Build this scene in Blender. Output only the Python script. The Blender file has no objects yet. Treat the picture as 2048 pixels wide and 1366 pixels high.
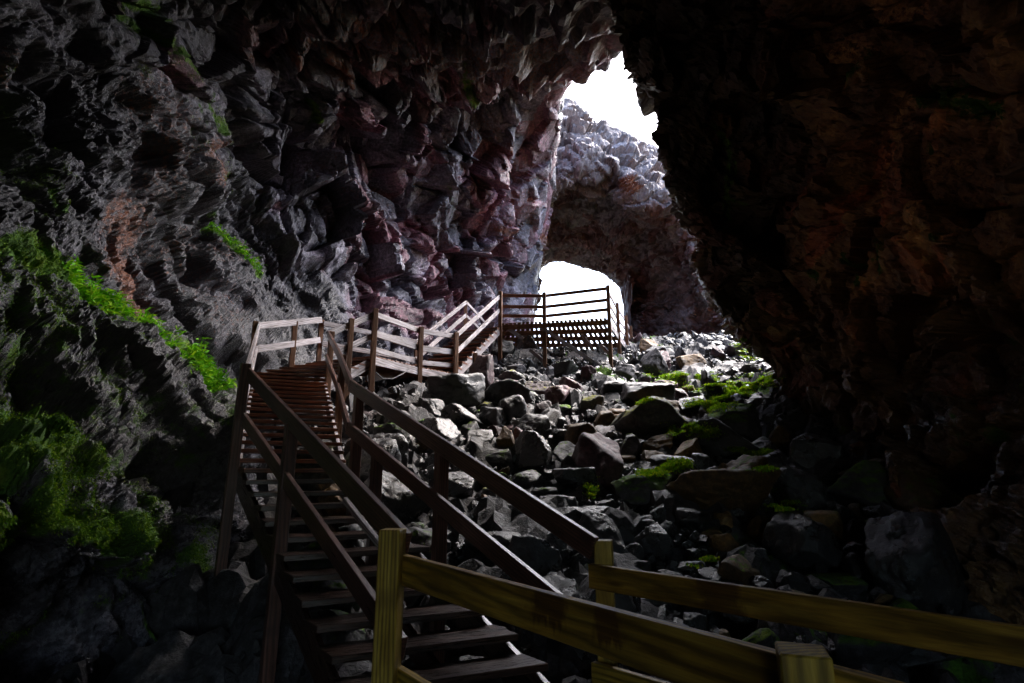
import bpy, bmesh, math, random
import numpy as np
from mathutils import Vector, Matrix

random.seed(7)
RNG = np.random.default_rng(11)
scn = bpy.context.scene
COL = scn.collection

# ------------------------------------------------------------------ camera model
FPX = 1100.0                        # focal length in pixels of the 2048 wide photograph
TILT = math.atan(255.0 / FPX)       # the camera looks up, the horizon lies at pixel row 938
CT, ST = math.cos(TILT), math.sin(TILT)


def P(px, py, Y):
    """world point seen at photo pixel (px,py) at forward distance Y (camera at the origin, z up)"""
    u = (px - 1024.0) / FPX
    v = (683.0 - py) / FPX
    fy = CT - v * ST
    fz = ST + v * CT
    return np.array([u * Y / fy, Y, fz * Y / fy])


def project(p):
    c = p[..., 1] * CT + p[..., 2] * ST
    c = np.where(np.abs(c) < 1e-3, 1e-3, c)
    v = (-p[..., 1] * ST + p[..., 2] * CT) / c
    u = p[..., 0] / c
    px = np.where(c > 0, 1024 + u * FPX, -9999)
    py = np.where(c > 0, 683 - v * FPX, -9999)
    return px, py


# ------------------------------------------------------------------ noise (numpy)
def _h(ix, iy, iz, seed):
    n = (ix.astype(np.int64) * 374761393 + iy.astype(np.int64) * 668265263 + iz.astype(np.int64) * 2147483647 + seed * 974711) & 0xFFFFFFFF
    n = (n ^ (n >> 13)) * 1274126177 & 0xFFFFFFFF
    n = (n ^ (n >> 16)) * 2246822519 & 0xFFFFFFFF
    n = n ^ (n >> 15)
    return (n & 0xFFFFFF) / float(0x1000000)


def vnoise(p, seed=0):
    f = np.floor(p)
    t = p - f
    t = t * t * (3 - 2 * t)
    i = f.astype(np.int64)
    r = 0
    for dx in (0, 1):
        wx = t[:, 0] if dx else 1 - t[:, 0]
        for dy in (0, 1):
            wy = t[:, 1] if dy else 1 - t[:, 1]
            for dz in (0, 1):
                wz = t[:, 2] if dz else 1 - t[:, 2]
                r = r + wx * wy * wz * _h(i[:, 0] + dx, i[:, 1] + dy, i[:, 2] + dz, seed)
    return r - 0.5


def fbm(p, octaves=4, seed=0, gain=0.5):
    a, s, r = 1.0, 1.0, 0
    for k in range(octaves):
        r = r + a * vnoise(p * s + 17.3 * k, seed + k)
        a *= gain
        s *= 2.03
    return r


def ridged(p, octaves=4, seed=0):
    a, s, r = 1.0, 1.0, 0
    for k in range(octaves):
        r = r + a * (0.5 - 2 * np.abs(vnoise(p * s + 9.1 * k, seed + k)))
        a *= 0.5
        s *= 2.1
    return r


def facets(p, seed=0, tilt=0.8, crack=0.25):
    """broken rock: every cell of a jittered lattice is one tilted flat face, cracks between"""
    f = np.floor(p).astype(np.int64)
    n = len(p)
    d1 = np.full(n, 9.0)
    d2 = np.full(n, 9.0)
    val = np.zeros(n)
    cid = np.zeros(n)
    for dx in (-1, 0, 1):
        for dy in (-1, 0, 1):
            for dz in (-1, 0, 1):
                ix, iy, iz = f[:, 0] + dx, f[:, 1] + dy, f[:, 2] + dz
                jx, jy, jz = (_h(ix, iy, iz, seed + k) for k in (1, 2, 3))
                vx, vy, vz = p[:, 0] - ix - jx, p[:, 1] - iy - jy, p[:, 2] - iz - jz
                d = np.sqrt(vx * vx + vy * vy + vz * vz)
                gx, gy, gz = (_h(ix, iy, iz, seed + k) - 0.5 for k in (4, 5, 6))
                off = _h(ix, iy, iz, seed + 7) - 0.5
                cand = off + 2 * tilt * (gx * vx + gy * vy + gz * vz)
                near = d < d1
                d2 = np.where(near, d1, np.minimum(d2, d))
                val = np.where(near, cand, val)
                cid = np.where(near, _h(ix, iy, iz, seed + 8), cid)
                d1 = np.where(near, d, d1)
    e = np.clip((d2 - d1) / 0.12, 0, 1)
    return val - crack * (1 - e), cid


# ------------------------------------------------------------------ mesh helpers
def np_mesh(name, co, faces, attrs=None, smooth=False):
    me = bpy.data.meshes.new(name)
    co = np.ascontiguousarray(co, dtype=np.float32)
    faces = np.ascontiguousarray(faces, dtype=np.int32)
    k = faces.shape[1]
    me.vertices.add(len(co))
    me.vertices.foreach_set('co', co.ravel())
    me.loops.add(faces.size)
    me.loops.foreach_set('vertex_index', faces.ravel())
    me.polygons.add(len(faces))
    me.polygons.foreach_set('loop_start', np.arange(0, faces.size, k, dtype=np.int32))
    me.polygons.foreach_set('loop_total', np.full(len(faces), k, dtype=np.int32))
    me.update(calc_edges=True)
    me.polygons.foreach_set('use_smooth', np.full(len(faces), bool(smooth)))
    for an, av in (attrs or {}).items():
        av = np.asarray(av, dtype=np.float32)
        if av.ndim == 2:
            a = me.attributes.new(an, 'FLOAT_VECTOR', 'POINT')
            a.data.foreach_set('vector', av.ravel())
        else:
            a = me.attributes.new(an, 'FLOAT', 'POINT')
            a.data.foreach_set('value', av.ravel())
    me.update()
    return me


def link(name, me, mat=None, parent=None, loc=None):
    o = bpy.data.objects.new(name, me)
    COL.objects.link(o)
    if mat is not None:
        me.materials.append(mat)
    if parent is not None:
        o.parent = parent
    if loc is not None:
        o.location = loc
    return o


def tag(o, label=None, cat=None, group=None, kind=None):
    if label:
        o['label'] = label
    if cat:
        o['category'] = cat
    if group:
        o['group'] = group
    if kind:
        o['kind'] = kind
    return o


def thing(name, loc, label, cat, group=None):
    o = bpy.data.objects.new(name, None)
    COL.objects.link(o)
    o.location = Vector(tuple(float(q) for q in loc))
    return tag(o, label, cat, group)


# ------------------------------------------------------------------ materials
class NT:
    def __init__(self, name):
        self.m = bpy.data.materials.new(name)
        self.m.use_nodes = True
        self.t = self.m.node_tree
        self.t.nodes.clear()
        self.out = self.t.nodes.new('ShaderNodeOutputMaterial')
        self.b = self.t.nodes.new('ShaderNodeBsdfPrincipled')
        self.t.links.new(self.b.outputs[0], self.out.inputs['Surface'])

    def n(self, kind, **kw):
        o = self.t.nodes.new(kind)
        for k, v in kw.items():
            if k.startswith('i_'):
                o.inputs[k[2:].replace('_', ' ')].default_value = v
            else:
                setattr(o, k, v)
        return o

    def l(self, a, b):
        self.t.links.new(a, b)

    def coords(self, scale=(1, 1, 1)):
        g = self.n('ShaderNodeTexCoord')
        mp = self.n('ShaderNodeMapping')
        mp.inputs['Scale'].default_value = scale
        self.l(g.outputs['Object'], mp.inputs[0])
        return mp.outputs[0]

    def noise(self, vec, scale, detail=6.0, rough=0.6, dist=0.0):
        o = self.n('ShaderNodeTexNoise')
        o.inputs['Scale'].default_value = scale
        o.inputs['Detail'].default_value = detail
        o.inputs['Roughness'].default_value = rough
        o.inputs['Distortion'].default_value = dist
        self.l(vec, o.inputs['Vector'])
        return o.outputs['Fac']

    def ramp(self, fac, stops, interp='LINEAR'):
        r = self.n('ShaderNodeValToRGB')
        r.color_ramp.interpolation = interp
        e = r.color_ramp.elements
        while len(e) < len(stops):
            e.new(0.5)
        for k, (pos, c) in enumerate(stops):
            e[k].position = pos
            e[k].color = (c[0], c[1], c[2], 1) if isinstance(c, (tuple, list)) else (c, c, c, 1)
        self.l(fac, r.inputs[0])
        return r.outputs[0]

    def mix(self, fac, a, b, mode='MIX'):
        m = self.n('ShaderNodeMix', data_type='RGBA', blend_type=mode)
        if isinstance(fac, float):
            m.inputs[0].default_value = fac
        else:
            self.l(fac, m.inputs[0])
        for s, i in ((a, 6), (b, 7)):
            if isinstance(s, tuple):
                m.inputs[i].default_value = (s[0], s[1], s[2], 1)
            else:
                self.l(s, m.inputs[i])
        return m.outputs[2]

    def math(self, op, a, b=0.0, clamp=False):
        m = self.n('ShaderNodeMath', operation=op)
        m.use_clamp = clamp
        for k, s in enumerate((a, b)):
            if isinstance(s, (int, float)):
                m.inputs[k].default_value = s
            else:
                self.l(s, m.inputs[k])
        return m.outputs[0]

    def attr(self, name):
        a = self.n('ShaderNodeAttribute', attribute_name=name)
        return a

    def bump(self, height, strength, dist, prev=None):
        b = self.n('ShaderNodeBump')
        b.inputs['Strength'].default_value = strength
        b.inputs['Distance'].default_value = dist
        self.l(height, b.inputs['Height'])
        if prev is not None:
            self.l(prev, b.inputs['Normal'])
        return b.outputs[0]


MOSS_STOPS = [(0.25, (0.018, 0.040, 0.003)), (0.5, (0.060, 0.150, 0.006)), (0.75, (0.18, 0.24, 0.008))]


def cave_rock(name, dark, mid, light, rough=(0.35, 0.75), scale=1.0, spec=0.5, bump=0.6, speckle=((0.36, 0.22), (0.52, 0.9), (0.66, 2.0)), tones=None):
    m = NT(name)
    c = m.coords()
    n1 = m.noise(c, 0.9 * scale, 8, 0.62, 0.4)
    n2 = m.noise(c, 11 * scale, 7, 0.74)
    n3 = m.noise(c, 45 * scale, 3, 0.7)
    base = m.ramp(n1, [(0.3, dark), (0.5, mid), (0.72, light)])
    speck = m.ramp(n2, list(speckle))  # high contrast also paints small glints into the colour
    col = m.mix(1.0, base, speck, 'MULTIPLY')
    # tone of each broken block; cell also carries some painted brightness
    cell = m.attr('cell')
    tone = m.ramp(cell.outputs['Fac'], tones or [(0.0, (0.75, 0.72, 0.76)), (0.45, (1.0, 0.97, 1.0)), (0.72, (1.5, 1.45, 1.52)), (0.86, (1.6, 0.86, 0.92)), (1.0, (1.45, 0.66, 0.70))])
    col = m.mix(1.0, col, tone, 'MULTIPLY')
    light_gain = m.math('ADD', m.math('MULTIPLY', m.attr('painted_light').outputs['Fac'], 1.2), 1.0)  # lightens or darkens the rock colour in place of light and shade
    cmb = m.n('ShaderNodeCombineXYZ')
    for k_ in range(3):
        m.l(light_gain, cmb.inputs[k_])
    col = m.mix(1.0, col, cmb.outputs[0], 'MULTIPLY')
    ru = m.attr('rust')
    rcol = m.ramp(n2, [(0.3, (0.05, 0.013, 0.004)), (0.55, (0.20, 0.050, 0.008)), (0.75, (0.36, 0.11, 0.016))])
    rz = m.math('MULTIPLY', m.math('SUBTRACT', m.noise(c, 13, 5, 0.8), 0.5), 3.0)
    rf = m.math('MULTIPLY', m.math('SUBTRACT', m.math('ADD', ru.outputs['Fac'], rz), 0.52), 3.0, clamp=True)
    rf = m.math('MULTIPLY', rf, m.math('GREATER_THAN', ru.outputs['Fac'], 0.02))
    col = m.mix(rf, col, rcol)
    mo = m.attr('moss')
    mcol = m.ramp(m.noise(c, 3.1, 7, 0.7), MOSS_STOPS)
    mcol = m.mix(1.0, mcol, m.ramp(n3, [(0.25, 0.5), (0.7, 1.5)]), 'MULTIPLY')
    nz = m.math('MULTIPLY', m.math('SUBTRACT', m.noise(c, 5.0, 7, 0.78), 0.5), 2.4)
    mf = m.math('MULTIPLY', m.math('SUBTRACT', m.math('ADD', mo.outputs['Fac'], nz), 0.52), 4.0, clamp=True)
    mf = m.math('MULTIPLY', mf, m.math('GREATER_THAN', mo.outputs['Fac'], 0.02))
    col = m.mix(mf, col, mcol)
    m.l(col, m.b.inputs['Base Color'])
    r = m.ramp(m.noise(c, 2.3, 6, 0.7), [(0.35, rough[0]), (0.65, rough[1])])
    r = m.mix(m.attr('wet').outputs['Fac'], r, m.ramp(n2, [(0.3, 0.16), (0.7, 0.36)]))
    r = m.mix(mf, r, (0.95, 0.95, 0.95))
    m.l(r, m.b.inputs['Roughness'])
    m.b.inputs['Specular IOR Level'].default_value = spec
    b1 = m.bump(n2, bump, 0.07)
    b2 = m.bump(n3, bump, 0.03, b1)
    m.l(b2, m.b.inputs['Normal'])
    return m.m


def stone(name, dark, mid, light, moss=0.0, yellow=False, rough=(0.35, 0.7), spec=0.5):
    """loose boulder: grain follows the object, moss sits on faces that look up"""
    m = NT(name)
    g = m.n('ShaderNodeTexCoord')
    oi = m.n('ShaderNodeObjectInfo')
    add = m.n('ShaderNodeVectorMath', operation='MULTIPLY_ADD')
    m.l(oi.outputs['Random'], add.inputs[0])
    add.inputs[1].default_value = (37, 53, 71)
    geo = m.n('ShaderNodeNewGeometry')
    m.l(geo.outputs['Position'], add.inputs[2])
    c = add.outputs[0]
    n1 = m.noise(c, 1.6, 8, 0.65, 0.3)
    n2 = m.noise(c, 14, 9, 0.72)
    n3 = m.noise(c, 60, 4, 0.7)
    base = m.ramp(n1, [(0.3, dark), (0.5, mid), (0.72, light)])
    col = m.mix(1.0, base, m.ramp(n2, [(0.34, 0.35), (0.53, 0.95), (0.68, 1.8)]), 'MULTIPLY')
    tone = m.ramp(oi.outputs['Random'], [(0.0, 0.45), (0.5, 0.8), (1.0, 1.15)])
    col = m.mix(1.0, col, tone, 'MULTIPLY')
    rgh = m.ramp(m.noise(c, 4.0, 6, 0.7), [(0.35, rough[0]), (0.65, rough[1])])
    if moss > 0:
        sep = m.n('ShaderNodeSeparateXYZ')
        m.l(geo.outputs['Normal'], sep.inputs[0])
        up = m.ramp(sep.outputs['Z'], [(0.25, 0.0), (0.7, 1.0)])
        mm = m.ramp(m.noise(c, 6.5, 8, 0.78), [(0.66 - 0.25 * moss, 0.0), (0.72 - 0.25 * moss, 1.0)])
        mf = m.math('MULTIPLY', up, mm)
        st = [(0.25, (0.05, 0.05, 0.004)), (0.5, (0.16, 0.17, 0.010)), (0.75, (0.30, 0.28, 0.015))] if yellow else \
             [(0.3, (0.016, 0.034, 0.002)), (0.5, (0.06, 0.14, 0.004)), (0.7, (0.17, 0.22, 0.006))]
        mcol = m.mix(1.0, m.ramp(m.noise(c, 5.0, 6, 0.7), st), m.ramp(n3, [(0.25, 0.5), (0.7, 1.5)]), 'MULTIPLY')
        col = m.mix(mf, col, mcol)
        rgh = m.mix(mf, rgh, (0.95, 0.95, 0.95))
    m.l(col, m.b.inputs['Base Color'])
    m.l(rgh, m.b.inputs['Roughness'])
    m.b.inputs['Specular IOR Level'].default_value = spec
    b1 = m.bump(n2, 0.6, 0.04)
    m.l(m.bump(n3, 0.5, 0.015, b1), m.b.inputs['Normal'])
    return m.m


def wood(name, dark, mid, light, rough=0.55, stains=(), spec=0.4):
    """sawn timber: grain runs along the board (attribute grain = along, across, up in metres)"""
    m = NT(name)
    a = m.attr('grain').outputs['Vector']
    mp = m.n('ShaderNodeMapping')
    mp.inputs['Scale'].default_value = (0.9, 9, 9)
    m.l(a, mp.inputs[0])
    n1 = m.noise(mp.outputs[0], 2.2, 7, 0.6, 1.1)
    mp2 = m.n('ShaderNodeMapping')
    mp2.inputs['Scale'].default_value = (2.5, 60, 60)
    m.l(a, mp2.inputs[0])
    n2 = m.noise(mp2.outputs[0], 2.0, 5, 0.7)
    wav = m.n('ShaderNodeTexWave', wave_type='RINGS', rings_direction='SPHERICAL')
    mp3 = m.n('ShaderNodeMapping')
    mp3.inputs['Scale'].default_value = (1.1, 7, 7)
    m.l(a, mp3.inputs[0])
    wav.inputs['Scale'].default_value = 2.4
    wav.inputs['Distortion'].default_value = 5.0
    wav.inputs['Detail'].default_value = 3.0
    wav.inputs['Detail Scale'].default_value = 0.8
    m.l(mp3.outputs[0], wav.inputs[0])
    base = m.ramp(n1, [(0.3, dark), (0.5, mid), (0.7, light)])
    base = m.mix(1.0, base, m.ramp(wav.outputs['Fac'], [(0.0, 0.48), (0.6, 1.0), (1.0, 1.15)]), 'MULTIPLY')
    base = m.mix(1.0, base, m.ramp(n2, [(0.3, 0.7), (0.6, 1.1)]), 'MULTIPLY')
    # damp blotches and board to board difference
    big = m.noise(m.coords(), 1.3, 4, 0.6)
    base = m.mix(1.0, base, m.ramp(big, [(0.35, 0.7), (0.6, 1.15)]), 'MULTIPLY')
    # knots
    vo = m.n('ShaderNodeTexVoronoi')
    mp4 = m.n('ShaderNodeMapping')
    mp4.inputs['Scale'].default_value = (2.1, 0.02, 7.5)
    m.l(a, mp4.inputs[0])
    m.l(mp4.outputs[0], vo.inputs['Vector'])
    vo.inputs['Scale'].default_value = 1.0
    base = m.mix(m.ramp(vo.outputs['Distance'], [(0.06, 0.8), (0.15, 0.0)]), base, (dark[0] * 0.5, dark[1] * 0.45, dark[2] * 0.5))
    rgh = m.ramp(n2, [(0.3, rough - 0.12), (0.7, rough + 0.15)])
    if stains:
        sx = m.n('ShaderNodeSeparateXYZ')
        m.l(m.attr('grainlocal').outputs['Vector'], sx.inputs[0])
        nn = m.noise(a, 9, 4, 0.6)
        wob = m.math('MULTIPLY', m.math('SUBTRACT', nn, 0.5), 0.16)
        xx = m.math('ADD', sx.outputs['X'], wob)
        drip = m.noise(m.attr('grainlocal').outputs['Vector'], 1.0, 0, 0.5)
        mpd = m.n('ShaderNodeMapping')
        mpd.inputs['Scale'].default_value = (38, 0.01, 3)
        m.l(a, mpd.inputs[0])
        dn = m.noise(mpd.outputs[0], 1.0, 2, 0.5)
        zz = m.math('ADD', sx.outputs['Z'], m.math('MULTIPLY', m.math('SUBTRACT', dn, 0.5), 0.13))
        tot = None
        for (s0, s1, low) in stains:
            f = m.math('MULTIPLY', m.math('MULTIPLY', m.math('SUBTRACT', xx, s0), 30.0, clamp=True), m.math('MULTIPLY', m.math('SUBTRACT', s1, xx), 30.0, clamp=True))
            f = m.math('MULTIPLY', f, m.math('MULTIPLY', m.math('SUBTRACT', zz, low), 45.0, clamp=True))
            tot = f if tot is None else m.math('MAXIMUM', tot, f)
        base = m.mix(m.math('MULTIPLY', tot, m.ramp(n2, [(0.3, 0.9), (0.7, 0.6)])), base, (0.055, 0.016, 0.005))
    m.l(base, m.b.inputs['Base Color'])
    m.l(rgh, m.b.inputs['Roughness'])
    m.b.inputs['Specular IOR Level'].default_value = spec
    m.l(m.bump(n2, 0.35, 0.004, m.bump(n1, 0.2, 0.004)), m.b.inputs['Normal'])
    return m.m


def leaf(name, c0, c1, c2):
    m = NT(name)
    oi = m.n('ShaderNodeNewGeometry')
    col = m.ramp(oi.outputs['Random Per Island'], [(0.0, c0), (0.5, c1), (1.0, c2)])
    m.l(col, m.b.inputs['Base Color'])
    m.b.inputs['Roughness'].default_value = 0.7
    m.b.inputs['Specular IOR Level'].default_value = 0.25
    tr = m.n('ShaderNodeBsdfTranslucent')
    m.l(col, tr.inputs[0])
    mx = m.n('ShaderNodeMixShader')
    mx.inputs[0].default_value = 0.3
    m.l(m.b.outputs[0], mx.inputs[1])
    m.l(tr.outputs[0], mx.inputs[2])
    m.l(mx.outputs[0], m.out.inputs['Surface'])
    return m.m


M = {}
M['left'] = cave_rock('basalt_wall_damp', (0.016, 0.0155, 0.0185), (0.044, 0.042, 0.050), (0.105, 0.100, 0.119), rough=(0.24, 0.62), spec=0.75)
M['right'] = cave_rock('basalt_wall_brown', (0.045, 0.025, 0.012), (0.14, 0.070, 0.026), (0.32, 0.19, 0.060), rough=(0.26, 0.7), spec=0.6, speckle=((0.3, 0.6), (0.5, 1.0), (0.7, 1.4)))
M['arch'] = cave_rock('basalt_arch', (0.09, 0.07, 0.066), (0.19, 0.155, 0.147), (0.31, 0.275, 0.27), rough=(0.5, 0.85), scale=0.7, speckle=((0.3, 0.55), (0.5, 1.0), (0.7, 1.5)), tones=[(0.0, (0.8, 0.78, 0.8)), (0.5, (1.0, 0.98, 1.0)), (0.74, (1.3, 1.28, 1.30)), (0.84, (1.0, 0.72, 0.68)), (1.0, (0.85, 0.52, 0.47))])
M['ground'] = cave_rock('rubble_floor', (0.02, 0.02, 0.021), (0.05, 0.048, 0.05), (0.08, 0.078, 0.08), rough=(0.4, 0.8))
M['grey'] = stone('boulder_grey', (0.012, 0.0118, 0.0135), (0.030, 0.0292, 0.0325), (0.070, 0.068, 0.076), rough=(0.26, 0.55), spec=0.7)
M['wet'] = stone('boulder_wet', (0.009, 0.009, 0.0105), (0.021, 0.021, 0.0235), (0.045, 0.045, 0.050), rough=(0.2, 0.42), spec=0.85)
M['mossy'] = stone('boulder_mossy', (0.015, 0.0145, 0.016), (0.034, 0.033, 0.036), (0.07, 0.067, 0.072), moss=0.95)
M['somemoss'] = stone('boulder_some_moss', (0.015, 0.0145, 0.016), (0.036, 0.035, 0.038), (0.075, 0.072, 0.079), moss=0.55)
M['yellow'] = stone('boulder_yellow_moss', (0.04, 0.038, 0.036), (0.09, 0.085, 0.08), (0.15, 0.14, 0.13), moss=0.7, yellow=True)
M['red'] = stone('boulder_red', (0.040, 0.018, 0.020), (0.10, 0.045, 0.052), (0.18, 0.10, 0.12), rough=(0.45, 0.8))
M['redmoss'] = stone('boulder_red_moss', (0.040, 0.018, 0.020), (0.10, 0.045, 0.052), (0.17, 0.095, 0.11), moss=0.45, yellow=True, rough=(0.45, 0.8))
M['brown'] = stone('boulder_brown', (0.075, 0.040, 0.012), (0.17, 0.090, 0.026), (0.26, 0.160, 0.055), rough=(0.45, 0.8))
M['brownmoss'] = stone('boulder_brown_moss', (0.075, 0.040, 0.012), (0.17, 0.090, 0.026), (0.25, 0.155, 0.055), moss=0.5, rough=(0.45, 0.8))
M['slopemoss'] = leaf('slope_moss', (0.08, 0.24, 0.006), (0.20, 0.40, 0.008), (0.42, 0.44, 0.012))
M['pale'] = stone('boulder_pale', (0.045, 0.042, 0.045), (0.095, 0.088, 0.094), (0.155, 0.147, 0.155), rough=(0.5, 0.8))
M['wood'] = wood('weathered_timber', (0.16, 0.12, 0.108), (0.35, 0.31, 0.315), (0.54, 0.51, 0.54))
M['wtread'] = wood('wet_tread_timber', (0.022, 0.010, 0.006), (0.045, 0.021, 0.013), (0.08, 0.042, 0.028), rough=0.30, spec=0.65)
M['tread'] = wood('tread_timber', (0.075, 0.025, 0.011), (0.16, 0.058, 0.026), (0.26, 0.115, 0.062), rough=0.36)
M['dwood'] = wood('damp_timber', (0.050, 0.021, 0.014), (0.105, 0.046, 0.032), (0.17, 0.085, 0.064), rough=0.36, spec=0.6)
M['post'] = wood('post_timber', (0.10, 0.045, 0.020), (0.21, 0.100, 0.050), (0.32, 0.19, 0.12))
M['ywood'] = wood('new_timber', (0.22, 0.128, 0.014), (0.36, 0.232, 0.030), (0.50, 0.35, 0.06), rough=0.42)
M['moss'] = leaf('moss_blades', (0.045, 0.11, 0.004), (0.11, 0.25, 0.007), (0.24, 0.34, 0.010))
M['fern'] = leaf('fern_leaf', (0.08, 0.26, 0.006), (0.16, 0.48, 0.012), (0.34, 0.55, 0.02))


# ------------------------------------------------------------------ rock sheets from control nets
def catmull(ctrl, nsub):
    """ctrl: (n, ..., 3); nsub[i] samples in interval i. Interpolates along axis 0."""
    n = len(ctrl)
    out = []
    for i in range(n - 1):
        p1, p2 = ctrl[i], ctrl[i + 1]
        p0 = ctrl[i - 1] if i > 0 else 2 * p1 - p2
        p3 = ctrl[i + 2] if i + 2 < n else 2 * p2 - p1
        # limited tangents keep the net from overshooting
        m1 = 0.5 * (p2 - p0)
        m2 = 0.5 * (p3 - p1)
        seg = np.linalg.norm(p2 - p1, axis=-1, keepdims=True) + 1e-6
        for mm in (m1, m2):
            ln = np.linalg.norm(mm, axis=-1, keepdims=True) + 1e-9
            mm *= np.minimum(1.0, 1.3 * seg / ln)
        ts = np.linspace(0, 1, nsub[i], endpoint=False)
        for t in ts:
            t2, t3 = t * t, t * t * t
            out.append((2 * t3 - 3 * t2 + 1) * p1 + (t3 - 2 * t2 + t) * m1 + (-2 * t3 + 3 * t2) * p2 + (t3 - t2) * m2)
    out.append(ctrl[-1])
    return np.array(out)


def sheet(net, nr, nc):
    """net[r][c] -> grid of points (R, C, 3) and unit normals"""
    g = np.array(net, dtype=float)
    g = catmull(g, nr)
    g = np.swapaxes(catmull(np.swapaxes(g, 0, 1), nc), 0, 1)
    du = np.gradient(g, axis=0)
    dv = np.gradient(g, axis=1)
    n = np.cross(du, dv)
    n /= np.linalg.norm(n, axis=-1, keepdims=True) + 1e-9
    return g, n


def grid_faces(R, C):
    i = np.arange(R * C).reshape(R, C)
    return np.stack([i[:-1, :-1], i[1:, :-1], i[1:, 1:], i[:-1, 1:]], -1).reshape(-1, 4)


def seg_mask(px, py, items):
    """items: (points, radius, strength): soft bands round polylines given in the photograph's pixels"""
    r = np.zeros_like(px)
    for pts, rad, st in items:
        if len(pts) == 1:
            pts = [pts[0], (pts[0][0] + 0.1, pts[0][1])]
        best = np.full_like(px, 1e9)
        for (x0, y0), (x1, y1) in zip(pts[:-1], pts[1:]):
            dx, dy = x1 - x0, y1 - y0
            t = np.clip(((px - x0) * dx + (py - y0) * dy) / (dx * dx + dy * dy), 0, 1)
            best = np.minimum(best, np.hypot(px - x0 - t * dx, py - y0 - t * dy))
        r = np.maximum(r, st * np.clip(1.35 - best / rad, 0, 1))
    return np.clip(r, 0, 1)


def smooth01(x, a, b):
    t = np.clip((x - a) / (b - a), 0, 1)
    return t * t * (3 - 2 * t)


# ---- left wall and the roof that grows out of it
LEFT_ROWS = [1500, 1260, 1120, 1000, 800, 600, 350, 190, 90, -150, -600]
LEFT_COLS = {
    0:    [3.5, 3.6, 3.35, 3.2, 4.2, 5.0, 5.6, 5.7, 5.6, 5.0, 3.8],
    250:  [4.7, 4.75, 4.3, 4.4, 5.6, 7.2, 8.0, 8.0, 7.8, 6.8, 4.8],
    480:  [5.0, 5.7, 6.3, 7.0, 8.6, 11.3, 12.0, 11.4, 10.4, 8.5, 5.5],
    640:  [9.0, 9.5, 10.0, 10.6, 12.6, 13.7, 13.9, 13.0, 11.6, 9.0, 5.8],
    860:  [11, 12, 13, 14, 16.0, 18.3, 17.0, 15.0, 12.8, 9.3, 5.8],
    1000: [13, 14, 15, 16, 18.5, 21.3, 18.7, 16.2, 13.3, 9.3, 5.8],
}
EDGE = [(1066, 1500, 16), (1066, 1260, 17), (1066, 1120, 18), (1066, 1000, 19), (1066, 800, 21), (1066, 610, 24), (1108, 350, 20.5), (1124, 186, 17.0), (1220, 102, 14.0), (1420, -150, 9.4), (1500, -600, 5.8)]
net = []
prof8 = [(-5.0, -3.5), (-5.2, -2.4), (-5.2, -1.4), (-5.1, -0.6), (-5.2, 0.6), (-5.4, 2.0), (-5.4, 4.0), (-5.0, 5.6), (-4.0, 7.0), (-2.4, 8.0), (-0.5, 8.6)]
for ri, py in enumerate(LEFT_ROWS):
    row = []
    row.append(np.array([prof8[ri][0], -9.0, prof8[ri][1]]))
    row.append(np.array([prof8[ri][0] * 0.95, -3.0, prof8[ri][1]]))
    row.append(0.5 * (np.array([prof8[ri][0] * 0.85, 0.5, prof8[ri][1]]) + P(0, py, LEFT_COLS[0][ri]) * np.array([1, .6, 1])))
    for px in LEFT_COLS:
        row.append(P(px, py, LEFT_COLS[px][ri]))
    e = P(*EDGE[ri])
    row.append(e)
    if ri <= 5:
        row.append(e + np.array([-0.5, 1.6, 0.1]))
        row.append(e + np.array([-4.0, 6.0, 0.2]))
    elif ri == 6:
        row.append(e + np.array([-0.3, 1.2, 0.6]))
        row.append(e + np.array([-3.5, 4.5, 3.0]))
    else:
        row.append(e + np.array([-0.2, 0.9, 1.0]))
        row.append(e + np.array([-2.0, 2.0, 4.5]))
    net.append(row)
net.append([np.array([2.5 + 0.1 * k, r[1] * 0.4 - 1.0, 11.5]) for k, r in enumerate(net[-1])])
nr = [40, 45, 45, 66, 66, 80, 54, 36, 50, 40, 16]
nc = [10, 14, 40, 84, 80, 60, 70, 50, 30, 18, 10]
g, nrm = sheet(net, nr, nc)
R_, C_ = g.shape[:2]
p = g.reshape(-1, 3)
n = nrm.reshape(-1, 3)
if n[len(n) // 2][0] < 0:
    n = -n
px, py = project(p)
seedp = p + 50.0
# upper right of the wall and the roof: broken blocks; lower left: rough, fringed with lichen
blk = smooth01((px - 330) * 0.62 + (640 - py) * 0.55 + 170 * fbm(p * 0.5, 3, 91), 190, 330)
blk = np.where(py < -60, 1.0, blk)
warp = np.stack([fbm(p * 0.6, 2, s) for s in (3, 4, 5)], -1) * 0.35
f1, c1 = facets((p + warp) * np.array([0.70, 0.62, 0.50]), 21, 1.25, 0.30)
f1b, c1b = facets((p + warp) * np.array([0.85, 0.95, 0.60]) + 13.3, 121, 1.2, 0.30)
f1 = np.maximum(f1, f1b)
f2, c2 = facets((p + warp * 0.6) * np.array([1.7, 1.5, 1.15]) + 31, 22, 0.95, 0.35)
f3, c3 = facets((p + warp * 0.3) * np.array([4.2, 4.2, 3.0]) + 7, 23, 0.8, 0.3)
g1, _ = facets((p + warp) * np.array([2.6, 2.6, 1.5]) + 3, 24, 0.8, 0.3)
g2, _ = facets((p + warp * 0.3) * np.array([7.5, 7.5, 4.6]) + 9, 25, 0.8, 0.4)
g3, _ = facets(p * np.array([19.0, 19.0, 13.0]) + 5, 26, 1.1, 0.3)
big = fbm(p * 0.33, 3, 1) * 1.5
holes = -smooth01(fbm(p * np.array([0.6, 0.6, 0.42]) + 5, 4, 77), 0.06, 0.34) * 1.15
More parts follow.
